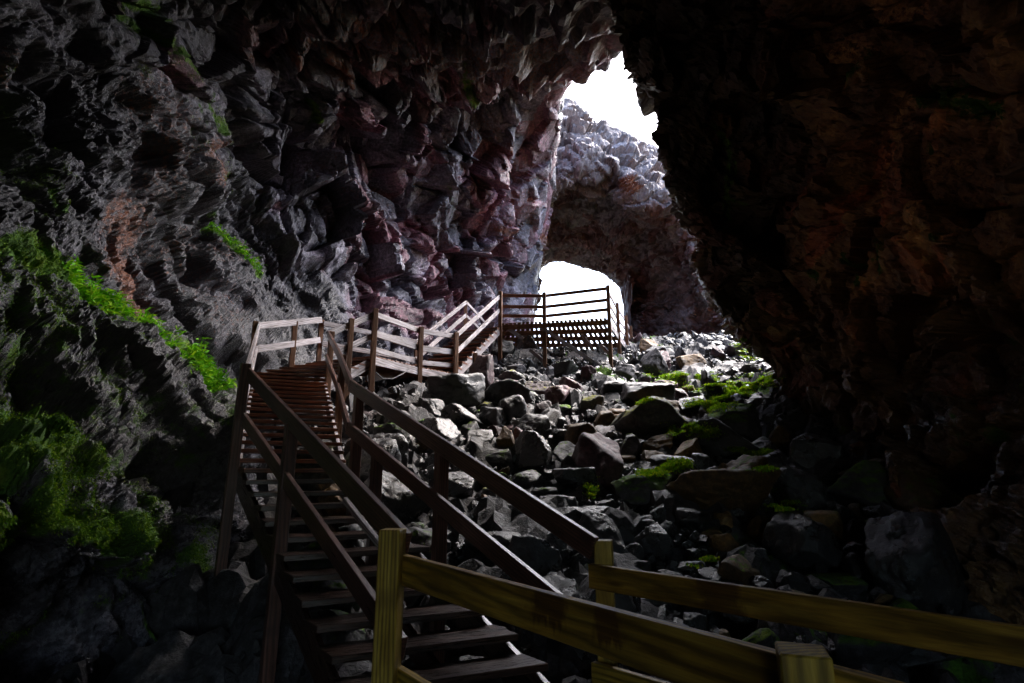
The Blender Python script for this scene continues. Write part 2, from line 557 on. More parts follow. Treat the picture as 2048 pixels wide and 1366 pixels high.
gul = -0.40 * smooth01(ridged(np.stack([p[:, 0] + 0.5 * p[:, 2], p[:, 1] + 0.3 * p[:, 2], p[:, 2] * 0.45], -1) * 0.9 + 4, 3, 15), 0.30, 0.62)
d_soft = 0.9 * big + holes + gul + 0.42 * fbm(p * np.array([1.5, 1.5, 1.0]), 4, 14) + g1 * 0.13 + g2 * 0.056 + g3 * 0.026 + fbm(p * 9, 3, 16) * 0.035 + fbm(p * 30, 2, 12) * 0.018
near = np.clip(p[:, 1] / 12.0, 0.5, 1.0)
d_blk = 0.6 * big + near * (f1 * 0.92 + f2 * 0.38 + f3 * 0.07) + fbm(p * 14, 3, 13) * 0.022
d = d_soft * (1 - blk) + d_blk * blk
# keep the wall behind the stairs where it was measured
edge_fade = 1.0 - 0.55 * smooth01(px, 960, 1080) * (py > 140)
under = smooth01(py, 1110, 1150) * (1 - smooth01(py, 1185, 1240)) * smooth01(fbm(p * 1.2, 2, 92), -0.25, 0.0)
d = d - 0.7 * under * (px < 560) * (px > -200)
hold = np.clip(1.2 - np.abs(px - 600) / 260, 0, 1) * smooth01(py, 480, 640)
ci = np.arange(C_)[None, :].repeat(R_, 0).ravel()
edge_fade = edge_fade * (0.40 + 0.60 * smooth01(np.abs(ci - 438), 0, 30))
d = d * edge_fade * (1 - 0.6 * hold)
p = p + n * d[:, None]
mossL = seg_mask(px, py, [
    ([(60, 470), (150, 520), (240, 580), (330, 655), (400, 700), (475, 740)], 26, 1.0),
    ([(0, 900), (60, 880), (130, 860)], 62, 1.0), ([(0, 820), (60, 830)], 45, .9), ([(90, 740), (120, 760)], 40, .85), ([(180, 780), (210, 800)], 34, .8),
    ([(130, 960), (200, 1000), (280, 1040), (330, 1060)], 55, 1.0), ([(20, 1000), (30, 1060)], 42, 1.0), ([(170, 920), (250, 900)], 30, .8), ([(320, 850), (390, 960)], 42, .62),
    ([(420, 1090), (450, 1130)], 26, .95), ([(330, 960), (410, 1010)], 34, .6), ([(20, 700), (10, 680)], 30, .7), ([(300, 1090), (310, 1130)], 20, .8), ([(330, 1240), (340, 1270)], 10, .8),
    ([(5, 60), (12, 160), (8, 190)], 17, .95), ([(40, 175), (48, 215), (25, 250)], 16, .95), ([(245, 30), (300, 90), (315, 120)], 15, .85), ([(345, 185), (385, 260)], 16, .85),
    ([(430, 425), (475, 480), (510, 555)], 13, .95), ([(112, 380), (122, 425)], 9, .95), ([(0, 320), (10, 345)], 15, .9), ([(395, 260), (400, 300)], 9, .8), ([(612, 200), (616, 240)], 8, .9),
    ([(180, 650), (420, 860)], 80, .48), ([(0, 520), (160, 640)], 80, .52), ([(60, 760), (300, 900), (440, 980)], 90, .45), ([(0, 700), (60, 960)], 70, .5), ([(440, 1000), (460, 1120)], 40, .5), ([(60, 1010), (420, 1100)], 50, .5), ([(250, 20), (320, 200), (420, 380)], 40, .36), ([(40, 100), (120, 420)], 50, .34), ([(120, 1280), (340, 1240)], 30, .35), ([(440, 700), (470, 860)], 40, .5), ([(930, 140), (935, 190)], 16, .75), ([(860, 380), (900, 420)], 30, .4), ([(300, 20), (260, 5)], 20, .8)])
rustL = seg_mask(px, py, [([(250, 410), (300, 450), (265, 510)], 40, .75), ([(300, 520), (330, 600)], 34, .85), ([(270, 160), (310, 260), (300, 380)], 55, .5), ([(230, 470), (400, 520), (470, 620)], 60, .4), ([(370, 300), (395, 360)], 34, .8),
                          ([(40, 90), (70, 150)], 45, .6), ([(380, 480), (480, 500)], 55, .45), ([(10, 250), (15, 270)], 14, .9), ([(660, 110), (700, 140)], 18, .9), ([(580, 95), (600, 130)], 14, .9), ([(460, 90), (480, 100)], 14, .7),
                          ([(700, 20), (720, 50)], 12, .8), ([(1085, 476), (1095, 482)], 14, 1.), ([(1015, 285), (1018, 300)], 11, 1.), ([(985, 455), (1000, 462)], 12, .9), ([(430, 0), (560, 60)], 40, .35), ([(640, 60), (900, 90), (1120, 120)], 110, .55), ([(600, 300), (760, 420), (960, 560)], 70, .42), ([(960, 250), (1040, 420)], 60, .5)])
cell = c1 * 0.55 + c2 * 0.45
cell = np.clip((cell - 0.5) * 1.5 + 0.5 + 0.07 + 0.14 * smooth01(px, 600, 950), 0, 1) * blk + (1 - blk) * np.clip(0.32 + 0.3 * fbm(p * 1.5, 3, 55), 0, 0.6)  # offset brightens the upper blocks in the colour, in place of light
left_xyz, left_px, left_py, left_n, left_moss = p.copy(), px, py, n, mossL
o = link('cave_wall_left', np_mesh('cave_wall_left', p, grid_faces(R_, C_), {'moss': mossL, 'rust': rustL, 'cell': cell, 'painted_light': blk * smooth01(py, -60, 260) * 1.7 + (1 - blk) * smooth01(py, 780, 960) * 1.3, 'wet': (1 - blk) * smooth01(py, 760, 980)}), M['left'])  # blocks and lower wall brightened in the colour to look lit
tag(o, kind='structure')

# ---- right wall: the dark mass in front of the skylight
SIL = [(1290, -600, 5.2), (1200, -150, 8.0), (1216, 20, 9.6), (1238, 128, 10.2), (1286, 190, 10.6), (1316, 300, 11.0), (1340, 395, 11.2), (1392, 480, 11.5), (1404, 560, 11.7), (1436, 620, 11.8), (1490, 690, 11.9), (1532, 742, 12.0), (1545, 820, 11.6), (1560, 1000, 10.0), (1560, 1300, 8.5)]
RROWS = [s[1] for s in SIL]
RC = {1480: None, 1700: None, 1900: None, 2100: None}
dep = {1700: [4.6, 6.4, 7.3, 7.7, 8.0, 8.4, 8.6, 8.8, 8.9, 9.0, 9.1, 9.2, 9.2, 8.8, 7.6],
       1900: [4.1, 5.4, 6.0, 6.3, 6.5, 6.7, 6.8, 6.9, 7.0, 7.1, 7.2, 7.2, 7.2, 6.8, 6.0],
       2150: [3.6, 4.3, 4.7, 4.9, 5.0, 5.1, 5.2, 5.3, 5.3, 5.3, 5.3, 5.3, 5.3, 5.1, 4.8]}
net = []
for ri, (sx, sy, sY) in enumerate(SIL):
    row = []
    e = P(sx, sy, sY)
    row.append(e + np.array([6.0, 3.0, 1.0]))
    row.append(e + np.array([1.4, 1.5, 0.4]))
    row.append(e)
    mx = 0.55 * sx + 0.45 * 1700
    row.append(P(mx, sy, 0.5 * (sY + dep[1700][ri]) + 0.25))
    for k in dep:
        row.append(P(k, sy, dep[k][ri]))
    q = row[-1]
    row.append(np.array([max(q[0], 5.2) + 0.2, 0.0, q[2]]))
    row.append(np.array([max(q[0], 5.4) + 0.2, -9.0, q[2]]))
    net.append(row)
net.insert(0, [np.array([-2.0 + 0.2 * k, r[1] * 0.4 - 1.0, 12.3]) for k, r in enumerate(net[0])])
nr = [12, 26, 40, 30, 24, 32, 30, 28, 26, 24, 26, 22, 26, 44, 50]
nc = [8, 20, 44, 44, 40, 40, 16, 8]
g, nrm = sheet(net, nr, nc)
R_, C_ = g.shape[:2]
p = g.reshape(-1, 3)
n = nrm.reshape(-1, 3)
if n[len(n) // 2][0] > 0:
    n = -n
px, py = project(p)
warp = np.stack([fbm(p * 0.6, 3, s) for s in (33, 34, 35)], -1) * 0.8
f1, c1 = facets((p + warp) * 0.75 + 3, 41, 0.9, 0.12)
f2, c2 = facets((p + warp) * 1.9 + 31, 42, 0.9, 0.15)
f3, c3 = facets((p + warp * .5) * 5.0, 43, 0.9, 0.2)
d = fbm(p * 0.4, 3, 45) * 0.7 + f1 * 0.5 + f2 * 0.2 + f3 * 0.07 + fbm(p * 12, 3, 46) * 0.05 + ridged(p * np.array([5, 5, 1.6]), 3, 47) * 0.04 * smooth01(px, 1750, 1850) * smooth01(py, 550, 700)
sil = np.abs(np.arange(C_) - 28)[None, :].repeat(R_, 0).ravel()
d *= 0.35 + 0.65 * smooth01(sil, 0, 26)
d += (1 - smooth01(sil, 0, 26)) * (f2 * 0.10 + f3 * 0.06)
p = p + n * d[:, None]
mossR = seg_mask(px, py, [([(1420, 250), (1450, 290), (1448, 350), (1440, 400), (1445, 450)], 9, .9), ([(1460, 320), (1455, 360)], 6, .9), ([(1440, 395), (1475, 415)], 7, .9), ([(1690, 510), (1705, 570)], 10, .9), ([(1985, 860), (1980, 960)], 18, .75),
                          ([(2030, 640), (2045, 780)], 14, .7), ([(1950, 850), (1940, 920)], 26, .45), ([(1900, 690), (1960, 1000)], 60, .3), ([(1850, 185), (1856, 200)], 28, .9), ([(1950, 190), (2030, 220)], 50, .85), ([(1880, 300), (1885, 325)], 26, .9), ([(1760, 520), (1800, 495)], 30, .95), ([(1615, 540), (1625, 560)], 14, .8), ([(1720, 140), (1745, 110)], 22, .6), ([(1945, 480), (1950, 492)], 14, .8), ([(1600, 860), (1700, 880)], 45, .5), ([(1770, 470), (1760, 480)], 10, .7), ([(1540, 700), (1560, 860)], 20, .4), ([(1720, 820), (1640, 860)], 40, .35)])
rustR = seg_mask(px, py, [([(1540, 20), (1580, 0)], 26, .9), ([(1640, 60), (1960, 60)], 120, .6), ([(1750, 250), (2040, 420)], 130, .55), ([(1880, 280), (1990, 320)], 60, .4), ([(1700, 420), (1850, 400)], 80, .25), ([(1395, 470), (1402, 520)], 6, .8)])
cell = np.clip((0.5 * c1 + 0.5 * c2 - 0.5) * 1.3 + 0.45, 0, 0.84)
o = link('cave_wall_right', np_mesh('cave_wall_right', p, grid_faces(R_, C_), {'moss': mossR, 'rust': rustR, 'cell': cell, 'painted_light': -0.55 * (1 - smooth01(px + 120 * fbm(p * 0.8, 3, 49), 1480, 1660)) + 1.5 * smooth01(px, 1560, 1750) * (1 - smooth01(py, 560, 760)), 'wet': smooth01(px, 1760, 1840) * smooth01(py, 640, 760)}), M['right'])  # shade painted along the silhouette, upper right brightened in the colour
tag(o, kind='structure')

# ---- the rock arch beyond the skylight and the wall it comes down to
TOP = [(1040, 330, 24.0), (1085, 238, 24.3), (1132, 203, 24.5), (1172, 222, 24.8), (1216, 256, 25.2), (1262, 277, 25.6), (1330, 306, 26.0), (1420, 360, 26.0), (1500, 430, 25.5), (1580, 540, 25.0), (1660, 740, 24.0), (1680, 860, 23.0)]
LIP = [(1050, 520, 23.0), (1082, 440, 22.8), (1105, 372, 22.6), (1150, 336, 22.6), (1192, 348, 22.8), (1238, 342, 23.0), (1276, 400, 23.2), (1340, 408, 23.4), (1390, 470, 23.6), (1440, 560, 23.4), (1520, 690, 22.6), (1560, 790, 21.5)]
RIM = [(1050, 740, 30.0), (1058, 640, 31.0), (1066, 570, 32.0), (1086, 536, 33.0), (1112, 527, 33.0), (1165, 535, 33.0), (1206, 548, 33.0), (1226, 566, 32.5), (1244, 592, 32.0), (1254, 636, 31.0), (1262, 690, 28.5), (1268, 740, 27.0)]
net = [[], [], [], [], [], []]
for t_, l_, b_ in zip(TOP, LIP, RIM):
    T, L, B = P(*t_), P(*l_), P(*b_)
    net[0].append(T + np.array([0.5, 12.0, 3.0]))
    net[1].append(T + np.array([0.0, 1.5, 0.5]))
    net[2].append(T)
    net[3].append(L)
    net[4].append(B)
    net[5].append(B + np.array([0.3 * (b_[0] - 1150) / 60.0, 1.5, 5.0]))
net.insert(4, [0.62 * a + 0.38 * b + np.array([0, 0, 0.5]) for a, b in zip(net[3], net[4])])
nr = [8, 10, 44, 60, 70, 10]
nc = [24, 26, 26, 26, 26, 32, 34, 30, 34, 44, 24]
g, nrm = sheet(net, nr, nc)
R_, C_ = g.shape[:2]
p = g.reshape(-1, 3)
n = nrm.reshape(-1, 3)
mid = n.reshape(R_, C_, 3)[R_ // 2 + 20, C_ // 2]
if mid[2] > 0:
    n = -n
px, py = project(p)
warp = np.stack([fbm(p * 0.4, 2, s) for s in (63, 64, 65)], -1) * 0.5
f1, c1 = facets((p + warp) * np.array([0.42, 0.5, 0.85]), 61, 1.25, 0.2)
f2, c2 = facets((p + warp) * np.array([1.0, 1.1, 2.4]) + 3, 62, 1.2, 0.25)
f3, c3 = facets((p + warp) * np.array([4.0, 4.0, 6.0]) + 3, 66, 1.0, 0.2)
rows = (np.arange(R_)[:, None].repeat(C_, 1)).ravel()
face_w = 1 - smooth01(rows, 58, 70)
d = fbm(p * 0.3, 3, 67) * 0.6 + face_w * (f1 * 0.55 + f2 * 0.36) + (1 - face_w) * (f1 * 0.30 + f2 * 0.22 + f3 * 0.05) + f3 * 0.06 + fbm(p * 6, 3, 68) * 0.07
rimw = smooth01(np.abs(rows - (8 + 10 + 44 + 60 + 70)), 0, 22) * smooth01(np.abs(rows - 18), -6, 16)
d *= 0.3 + 0.7 * rimw
p = p + n * d[:, None]
rustA = seg_mask(px, py, [([(1250, 365), (1268, 385)], 10, 1.), ([(1395, 470), (1405, 540)], 14, .8), ([(1270, 420), (1420, 620)], 70, .35), ([(1190, 420), (1300, 560)], 60, .22)])
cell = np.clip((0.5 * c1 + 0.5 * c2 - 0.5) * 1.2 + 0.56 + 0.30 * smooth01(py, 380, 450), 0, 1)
cell = cell * (1 - face_w) + face_w * (0.62 + 0.12 * c2)  # front face lightened in the colour, as daylight would
mossA = seg_mask(px, py, [([(1300, 690), (1400, 660)], 20, .25)])
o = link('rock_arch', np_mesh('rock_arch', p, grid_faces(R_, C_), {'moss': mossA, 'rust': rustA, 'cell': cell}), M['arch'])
tag(o, kind='structure')


# ------------------------------------------------------------------ ground
def ground_z(x, y):
    x = np.asarray(x, dtype=float)
    y = np.asarray(y, dtype=float)
    s = -1.95 + 0.385 * (y - 3.5)
    low = -2.35
    z = np.where(s > low + 1.0, s, low + np.log1p(np.exp((s - low) * 3.0)) / 3.0)
    crest = 3.95 + 0.75 * smooth01(x, 3.4, 5.2)
    z = crest - np.log1p(np.exp((crest - z) * 2.5)) / 2.5 * 1.0 if False else np.minimum(z, crest - 0.10 * np.maximum(y - 20.0, 0))
    z = z + 0.45 * np.exp(-((x + 3.0) / 1.6) ** 2 - ((y - 11.5) / 3.0) ** 2)
    z = z + 0.35 * smooth01(x, 3.5, 7.0) * smooth01(y, 6, 12)
    return z


xs = np.linspace(-9, 15, 260)
ys = np.concatenate([np.linspace(-10, 0, 24, endpoint=False), np.linspace(0, 24, 300, endpoint=False), np.linspace(24, 70, 50)])
gx, gy = np.meshgrid(xs, ys)
gz = ground_z(gx, gy)
p = np.stack([gx, gy, gz], -1).reshape(-1, 3)
f1, c1 = facets(p * 1.3 + 11, 81, 1.0, 0.3)
f2, c2 = facets(p * 3.2 + 17, 82, 1.0, 0.3)
p[:, 2] += f1 * 0.34 + f2 * 0.15 + fbm(p * 9, 2, 83) * 0.05
mossG = smooth01(fbm(p * 0.8, 4, 84), 0.12, 0.3) * smooth01(p[:, 0], 0.5, 2.5)
o = link('ground', np_mesh('ground', p, grid_faces(len(ys), len(xs)), {'moss': mossG, 'rust': np.zeros(len(p)), 'cell': c1 * 0.8}), M['ground'])
tag(o, kind='structure')

# unseen slabs added to stop daylight overhead; the rear gap lets in fill light
bm = bmesh.new()
def slab(x0, x1, y0, y1, z0, z1):
    r = bmesh.ops.create_cube(bm, size=1.0)
    bmesh.ops.scale(bm, vec=(x1 - x0, y1 - y0, z1 - z0), verts=r['verts'])
    bmesh.ops.translate(bm, vec=((x0 + x1) / 2, (y0 + y1) / 2, (z0 + z1) / 2), verts=r['verts'])
slab(-12, 13, -12, 8.5, 12.6, 15.5)
slab(-14, -9.6, -12, 30, -4, 15.4)
slab(7.2, 13, -12, 13.5, -4, 12.5)
slab(-9.5, -1.5, -12, -9.2, -4, 12.5)
slab(-1.497, 7.1, -12, -9.2, 2.4, 12.497)  # gap left below is made up, sized for the fill light
slab(-9.5, -4.2, 8.6, 30, 13.4, 15.4)
me = bpy.data.meshes.new('light_blocker')
bm.to_mesh(me)
bm.free()
o = link('light_blocker', me, M['right'])
tag(o, kind='structure')


# ------------------------------------------------------------------ timber
def board_mesh(name, a, b, w, h, up=(0, 0, 1), origin=(0, 0, 0), bev=0.004, ext=0.0):
    """a square-sawn board from a to b: w across, h along 'up'"""
    a, b = Vector(a), Vector(b)
    d = (b - a)
    L = d.length
    d.normalize()
    a = a - d * ext
    b = b + d * ext
    L += 2 * ext
    u = Vector(up)
    s = d.cross(u)
    if s.length < 1e-4:
        s = d.cross(Vector((1, 0, 0)))
    s.normalize()
    u = s.cross(d).normalized()
    bm = bmesh.new()
    r = bmesh.ops.create_cube(bm, size=1.0)
    bmesh.ops.scale(bm, vec=(L, w, h), verts=r['verts'])
    if bev:
        bmesh.ops.bevel(bm, geom=list(bm.edges), offset=bev, segments=1, affect='EDGES')
    me = bpy.data.meshes.new(name)
    bm.to_mesh(me)
    bm.free()
    ro = [random.uniform(-20, 20) for _ in range(3)]
    c = (a + b) / 2 - Vector(origin)
    loc = me.attributes.new('grainlocal', 'FLOAT_VECTOR', 'POINT')
    gr = me.attributes.new('grain', 'FLOAT_VECTOR', 'POINT')
    for v in me.vertices:
        q = v.co.copy()
        loc.data[v.index].vector = (q.x + L / 2, q.y, q.z)
        gr.data[v.index].vector = (q.x + ro[0], q.y + ro[1], q.z + ro[2])
        v.co = c + d * q.x + s * q.y + u * q.z
    return me


def board(name, root, a, b, w, h, mat, up=(0, 0, 1), **kw):
    return link(name, board_mesh(name, a, b, w, h, up, origin=tuple(root.location), **kw), mat, root)


def post(root, top, bottom_z, size=0.1, mat=None, facing=None, lean=(0, 0)):
    top = Vector(top)
    bot = Vector((top.x + lean[0], top.y + lean[1], bottom_z))
    f = Vector(facing) if facing is not None else Vector((0, 1, 0))
    return board('post', root, bot, top, size, size, mat, up=(f.x, f.y, 0))


def V3(a):
    return Vector((float(a[0]), float(a[1]), float(a[2])))


# points of the stairs (photo pixel + distance)
A = V3(P(812, 1062, 2.87)); Dl = V3(P(494, 731, 5.8)); Gl = V3(P(519, 645, 10.2)); Hl = V3(P(643, 634, 11.8))
B = V3(P(1213, 1083, 3.3)); Fr = V3(P(703, 760, 6.0)); Ir = V3(P(657, 662, 10.3)); Jr = V3(P(703, 643, 10.75)); Kr = V3(P(750, 623, 11.2))
RH = 0.95     # railing height above the treads
Vl = V3(P(833, 680, 13.7)); Lr = V3(P(841, 657, 12.5)); Mr = V3(P(911, 668, 13.4))
Pl = V3(P(932, 601, 17.1)); Or = V3(P(1001, 588, 16.5))
Qf = V3(P(1088, 589, 16.55)); Rf = V3(P(1213, 574, 15.86)); Sf = V3(P(1231, 609, 17.6)); Tf = V3(P(1248, 634, 19.1)); Uf = V3(P(1258, 654, 20.6))


def interp_z(poly, z):
    if z <= poly[0].z:
        a, b = poly[0], poly[1]
    else:
        for a, b in zip(poly[:-1], poly[1:]):
            if z <= b.z:
                break
    t = (z - a.z) / (b.z - a.z)
    q = a + (b - a) * t
    q.z = z
    return q


down = Vector((0, 0, -RH))
zl = 2.26
Lpoly = [A + Vector((-0.04, 0.02, -1.02)), Dl + down + Vector((0.03, 0, 0)), Gl + down, Hl + down]
Rpoly = [B + Vector((-0.02, 0.0, -0.93)), Fr + down, Ir + down, Kr + down]
zl = min(Lpoly[-1].z, Rpoly[-1].z)
Lpoly[-1].z = Rpoly[-1].z = zl


def tread_mesh(l0, r0, l1, r1, th, origin, over=0.03):
    """one tread: front edge l0-r0, back edge l1-r1, all at the front edge's height"""
    o = Vector(origin)
    q = [Vector((v.x, v.y, l0.z)) for v in (l0, r0, r1, l1)]
    side = (q[1] - q[0]).normalized()
    for v in q:
        v.z += random.uniform(-0.006, 0.006)
    q[0] -= side * over * random.uniform(0.5, 1.6); q[3] -= side * over; q[1] += side * over; q[2] += side * over
    bm = bmesh.new()
    top = [bm.verts.new(v - o) for v in q]
    bot = [bm.verts.new(v - o - Vector((0, 0, th))) for v in q]
    bm.faces.new(top)
    bm.faces.new(bot[::-1])
    for k in range(4):
        j = (k + 1) % 4
        bm.faces.new((top[k], bot[k], bot[j], top[j]))
    bmesh.ops.recalc_face_normals(bm, faces=bm.faces)
    bmesh.ops.bevel(bm, geom=list(bm.edges), offset=0.004, segments=1, affect='EDGES')
    me = bpy.data.meshes.new('tread')
    bm.to_mesh(me)
    bm.free()
    ro = Vector([random.uniform(-20, 20) for _ in range(3)])
    gr = me.attributes.new('grain', 'FLOAT_VECTOR', 'POINT')
    f = Vector((-side.y, side.x, 0))
    for v in me.vertices:
        gr.data[v.index].vector = (v.co.dot(side) + ro.x, v.co.dot(f) + ro.y, v.co.z + ro.z)
    return me


# --- lower staircase
st = thing('staircase', (A + B) / 2 + Vector((0, 0, -1.1)), 'long lower wooden staircase climbing beside the mossy wall, with open treads and two rail sides', 'staircase')
z0 = -1.56
nT = 37
dz = (zl - z0) / nT
for k in range(nT):
    z = z0 + dz * k
    l0, r0 = interp_z(Lpoly, z), interp_z(Rpoly, z)
    l1, r1 = interp_z(Lpoly, z + dz), interp_z(Rpoly, z + dz)
    sgap = 0.97
    l1 = l0 + (l1 - l0) * sgap
    r1 = r0 + (r1 - r0) * sgap
    me = tread_mesh(l0, r0, l1, r1, 0.042, st.location)
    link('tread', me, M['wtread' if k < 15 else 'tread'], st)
for poly in (Lpoly, Rpoly):
    base = [interp_z(poly, z0)] + list(poly[1:])
    for a, b in zip(base[:-1], base[1:]):
        dn = Vector((0, 0, -0.15 if b.z > 1 else -0.2))
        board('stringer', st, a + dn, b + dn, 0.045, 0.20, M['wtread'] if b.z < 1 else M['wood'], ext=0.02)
mida = [interp_z(Lpoly, z) * 0.45 + interp_z(Rpoly, z) * 0.55 + Vector((0, 0, -0.20)) for z in (-1.4, -0.1)]
board('stringer', st, mida[0], mida[1], 0.045, 0.14, M['dwood'])


def rails(root, pts, mat, levels=((0.0, 0.12), (-0.46, 0.12)), th=0.04, side=0.0):
    for a, b in zip(pts[:-1], pts[1:]):
        d = (b - a)
        s = Vector((d.y, -d.x, 0)).normalized()
        for (dzv, h) in levels:
            off = Vector((0, 0, dzv - h / 2)) + s * side
            board('rail', root, a + off, b + off, th, h, mat, ext=0.012)


rails(st, [A, Dl], M['dwood'], side=0.0, levels=((0.0, 0.13), (-0.47, 0.12)))
rails(st, [Dl, Gl, Hl], M['wood'], levels=((0.0, 0.13), (-0.46, 0.13)))
rails(st, [B + Vector((-0.075, 0.02, 0.03)), Fr], M['dwood'], levels=((0.0, 0.13), (-0.46, 0.13)))
rails(st, [Fr, (Fr + Ir) / 2 + Vector((0.05, 0, -0.05)), Ir], M['dwood'], levels=((0.0, 0.12), (-0.46, 0.12)))
rails(st, [Ir, Kr], M['wood'], levels=((0.0, 0.12), (-0.46, 0.12)))
sdir = Vector((-0.57, 0.82, 0))
C_post = A.lerp(Dl, 0.6)
for top, bz, m_, off in ((V3(P(584, 848, 4.5)), -2.6, 'dwood', (-0.03, 0)), (V3(P(492, 728, 5.72)), -1.2, 'dwood', (-0.03, 0)),
                         (Gl + Vector((-0.07, 0.0, 0.02)), 0.4, 'post', (0, 0)), (Gl.lerp(Hl, 0.52) + Vector((0.0, 0.08, -0.02)), 0.9, 'post', (0, 0)), (Hl + Vector((-0.02, 0.08, -0.05)), 1.2, 'post', (0, 0)),
                         (B.lerp(Fr, 0.53) + Vector((0.09, 0.03, -0.07)), -1.7, 'dwood', (0, 0)), (Fr + Vector((0.09, 0.02, -0.12)), -0.9, 'dwood', (0, 0)), (Fr.lerp(Ir, 0.5) + Vector((0.10, 0.0, -0.1)), -0.2, 'post', (0, 0)),
                         (Ir + Vector((0.05, 0.05, 0.0)), 0.9, 'post', (0, 0)), (Jr + Vector((0.02, -0.07, 0.04)), 0.9, 'post', (0, 0)), (B.lerp(Fr, 0.86) + Vector((0.09, 0.03, -0.55)), -1.2, 'dwood', (0, 0))):
    post(st, top, bz, 0.095, M[m_], facing=sdir, lean=off)
board('cross_beam', st, interp_z(Lpoly, -1.2) + Vector((-0.8, 0.35, -0.45)), interp_z(Lpoly, -1.2) + Vector((0.25, 0.05, -0.45)), 0.05, 0.12, M['dwood'])
board('brace', st, V3(P(690, 1000, 4.9)), V3(P(772, 1105, 4.0)), 0.04, 0.05, M['wood'])

# --- middle landing
lp = [Kr + down, Lr + down, Mr + down, Vl + down, Hl + down]
for q in lp:
    q.z = zl
ld = thing('landing', (lp[0] + lp[2]) / 2 + Vector((0, 0, -0.6)), 'short level wooden landing between the lower and the upper stairs', 'landing')
nP = 22
for k in range(nP):
    t0, t1 = k / nP, (k + 0.82) / nP
    near = lambda t: lp[0].lerp(lp[1], t * 2) if t < 0.5 else lp[1].lerp(lp[2], t * 2 - 1)
    far = lambda t: lp[4].lerp(lp[3], t)
    link('plank', tread_mesh(near(t0), far(t0), near(t1), far(t1), 0.04, ld.location, over=0.03), M['tread'], ld)
for a, b in ((lp[0], lp[1]), (lp[1], lp[2])):
    board('edge_beam', ld, a + Vector((0.03, -0.03, -0.12)), b + Vector((0.03, -0.03, -0.12)), 0.045, 0.17, M['wood'])
board('edge_beam', ld, lp[4] + Vector((0, 0, -0.12)), lp[3] + Vector((0, 0, -0.12)), 0.045, 0.17, M['tread'])
board('joist', ld, lp[0].lerp(lp[4], .5) + Vector((0, 0, -0.13)), lp[2].lerp(lp[3], .5) + Vector((0, 0, -0.13)), 0.045, 0.15, M['tread'])
board('cross_beam', ld, V3(P(732, 757, 11.6)), V3(P(842, 746, 13.0)), 0.05, 0.14, M['tread'])
rails(ld, [Kr, Lr, Mr], M['wood'], levels=((0.0, 0.12), (-0.40, 0.14)))
for a, b in ((Kr, Lr), (Lr, Mr)):
    board('kick_rail', ld, a + Vector((0, 0, -RH + 0.14)), b + Vector((0, 0, -RH + 0.14)), 0.035, 0.11, M['wood'])
hb = Hl.copy(); vb = Vl.copy()
rails(ld, [hb + Vector((0.05, 0.05, -0.08)), vb], M['wood'], levels=((0.0, 0.11), (-0.46, 0.11)))
for top, bz in ((Kr + Vector((0.03, -0.07, 0.04)), 1.0), (Lr + Vector((0.03, -0.07, 0.02)), 1.5), (Mr + Vector((0.03, -0.07, 0.02)), 1.75), (Vl + Vector((0, 0.05, 0.0)), 1.7)):
    post(ld, top, bz, 0.10, M['post'], facing=(1, 0.6, 0))

# --- upper staircase
su = thing('staircase', (Vl + Mr) / 2 + down, 'steep upper wooden staircase with saw-tooth pale stringer, rising from the landing to the slatted platform', 'staircase')
La, Lb = Vl + down, Pl + down
Ra, Rb = Mr + down, Or + down
La.z = Ra.z = zl
zp = (Lb.z + Rb.z) / 2
Lb.z = Rb.z = zp
nU = 10
for k in range(nU):
    t0, t1 = (k + 0.25) / (nU + 0.4), (k + 1.25) / (nU + 0.4)
    a0, b0 = La.lerp(Lb, t0), Ra.lerp(Rb, t0)
    a1, b1 = La.lerp(Lb, t1), Ra.lerp(Rb, t1)
    z = zl + (zp - zl) * (k + 1) / (nU + 1)
    a0.z = b0.z = a1.z = b1.z = z
    link('tread', tread_mesh(a0, b0, a1, b1, 0.05, su.location), M['tread'], su)
    for (x0, x1) in ((b0, b1), (a0, a1)):   # saw-tooth block that carries the tread
        bm = bmesh.new()
        dd = (x1 - x0)
        s = Vector((dd.y, -dd.x, 0)).normalized() * 0.025
        pts = [x0 + Vector((0, 0, -0.05)), x1 + Vector((0, 0, -0.05)), x0 + Vector((0, 0, -0.27))]
        fr = [bm.verts.new(q - s - su.location) for q in pts]
        bk = [bm.verts.new(q + s - su.location) for q in pts]
        bm.faces.new(fr); bm.faces.new(bk[::-1])
        for i in range(3):
            j = (i + 1) % 3
            bm.faces.new((fr[i], bk[i], bk[j], fr[j]))
        bmesh.ops.recalc_face_normals(bm, faces=bm.faces)
        me = bpy.data.meshes.new('tread_block')
        bm.to_mesh(me); bm.free()
        link('tread_block', me, M['wood'], su)
for a, b in ((La, Lb), (Ra, Rb)):
    board('stringer', su, a + Vector((0, 0, -0.10)), b + Vector((0, 0, -0.20)), 0.05, 0.20, M['wood'], ext=0.05)
rails(su, [Mr, Or], M['wood'], levels=((0.0, 0.12), (-0.44, 0.12)))
rails(su, [Vl, Pl], M['wood'], levels=((0.0, 0.12), (-0.44, 0.12)))
post(su, Pl + Vector((-0.02, 0.06, 0.0)), 3.0, 0.10, M['post'], facing=(1, 0.3, 0))
post(su, Ra.lerp(Rb, 0.36) + Vector((0.06, -0.06, -0.02)), 1.6, 0.095, M['post'], facing=(1, 0.3, 0))

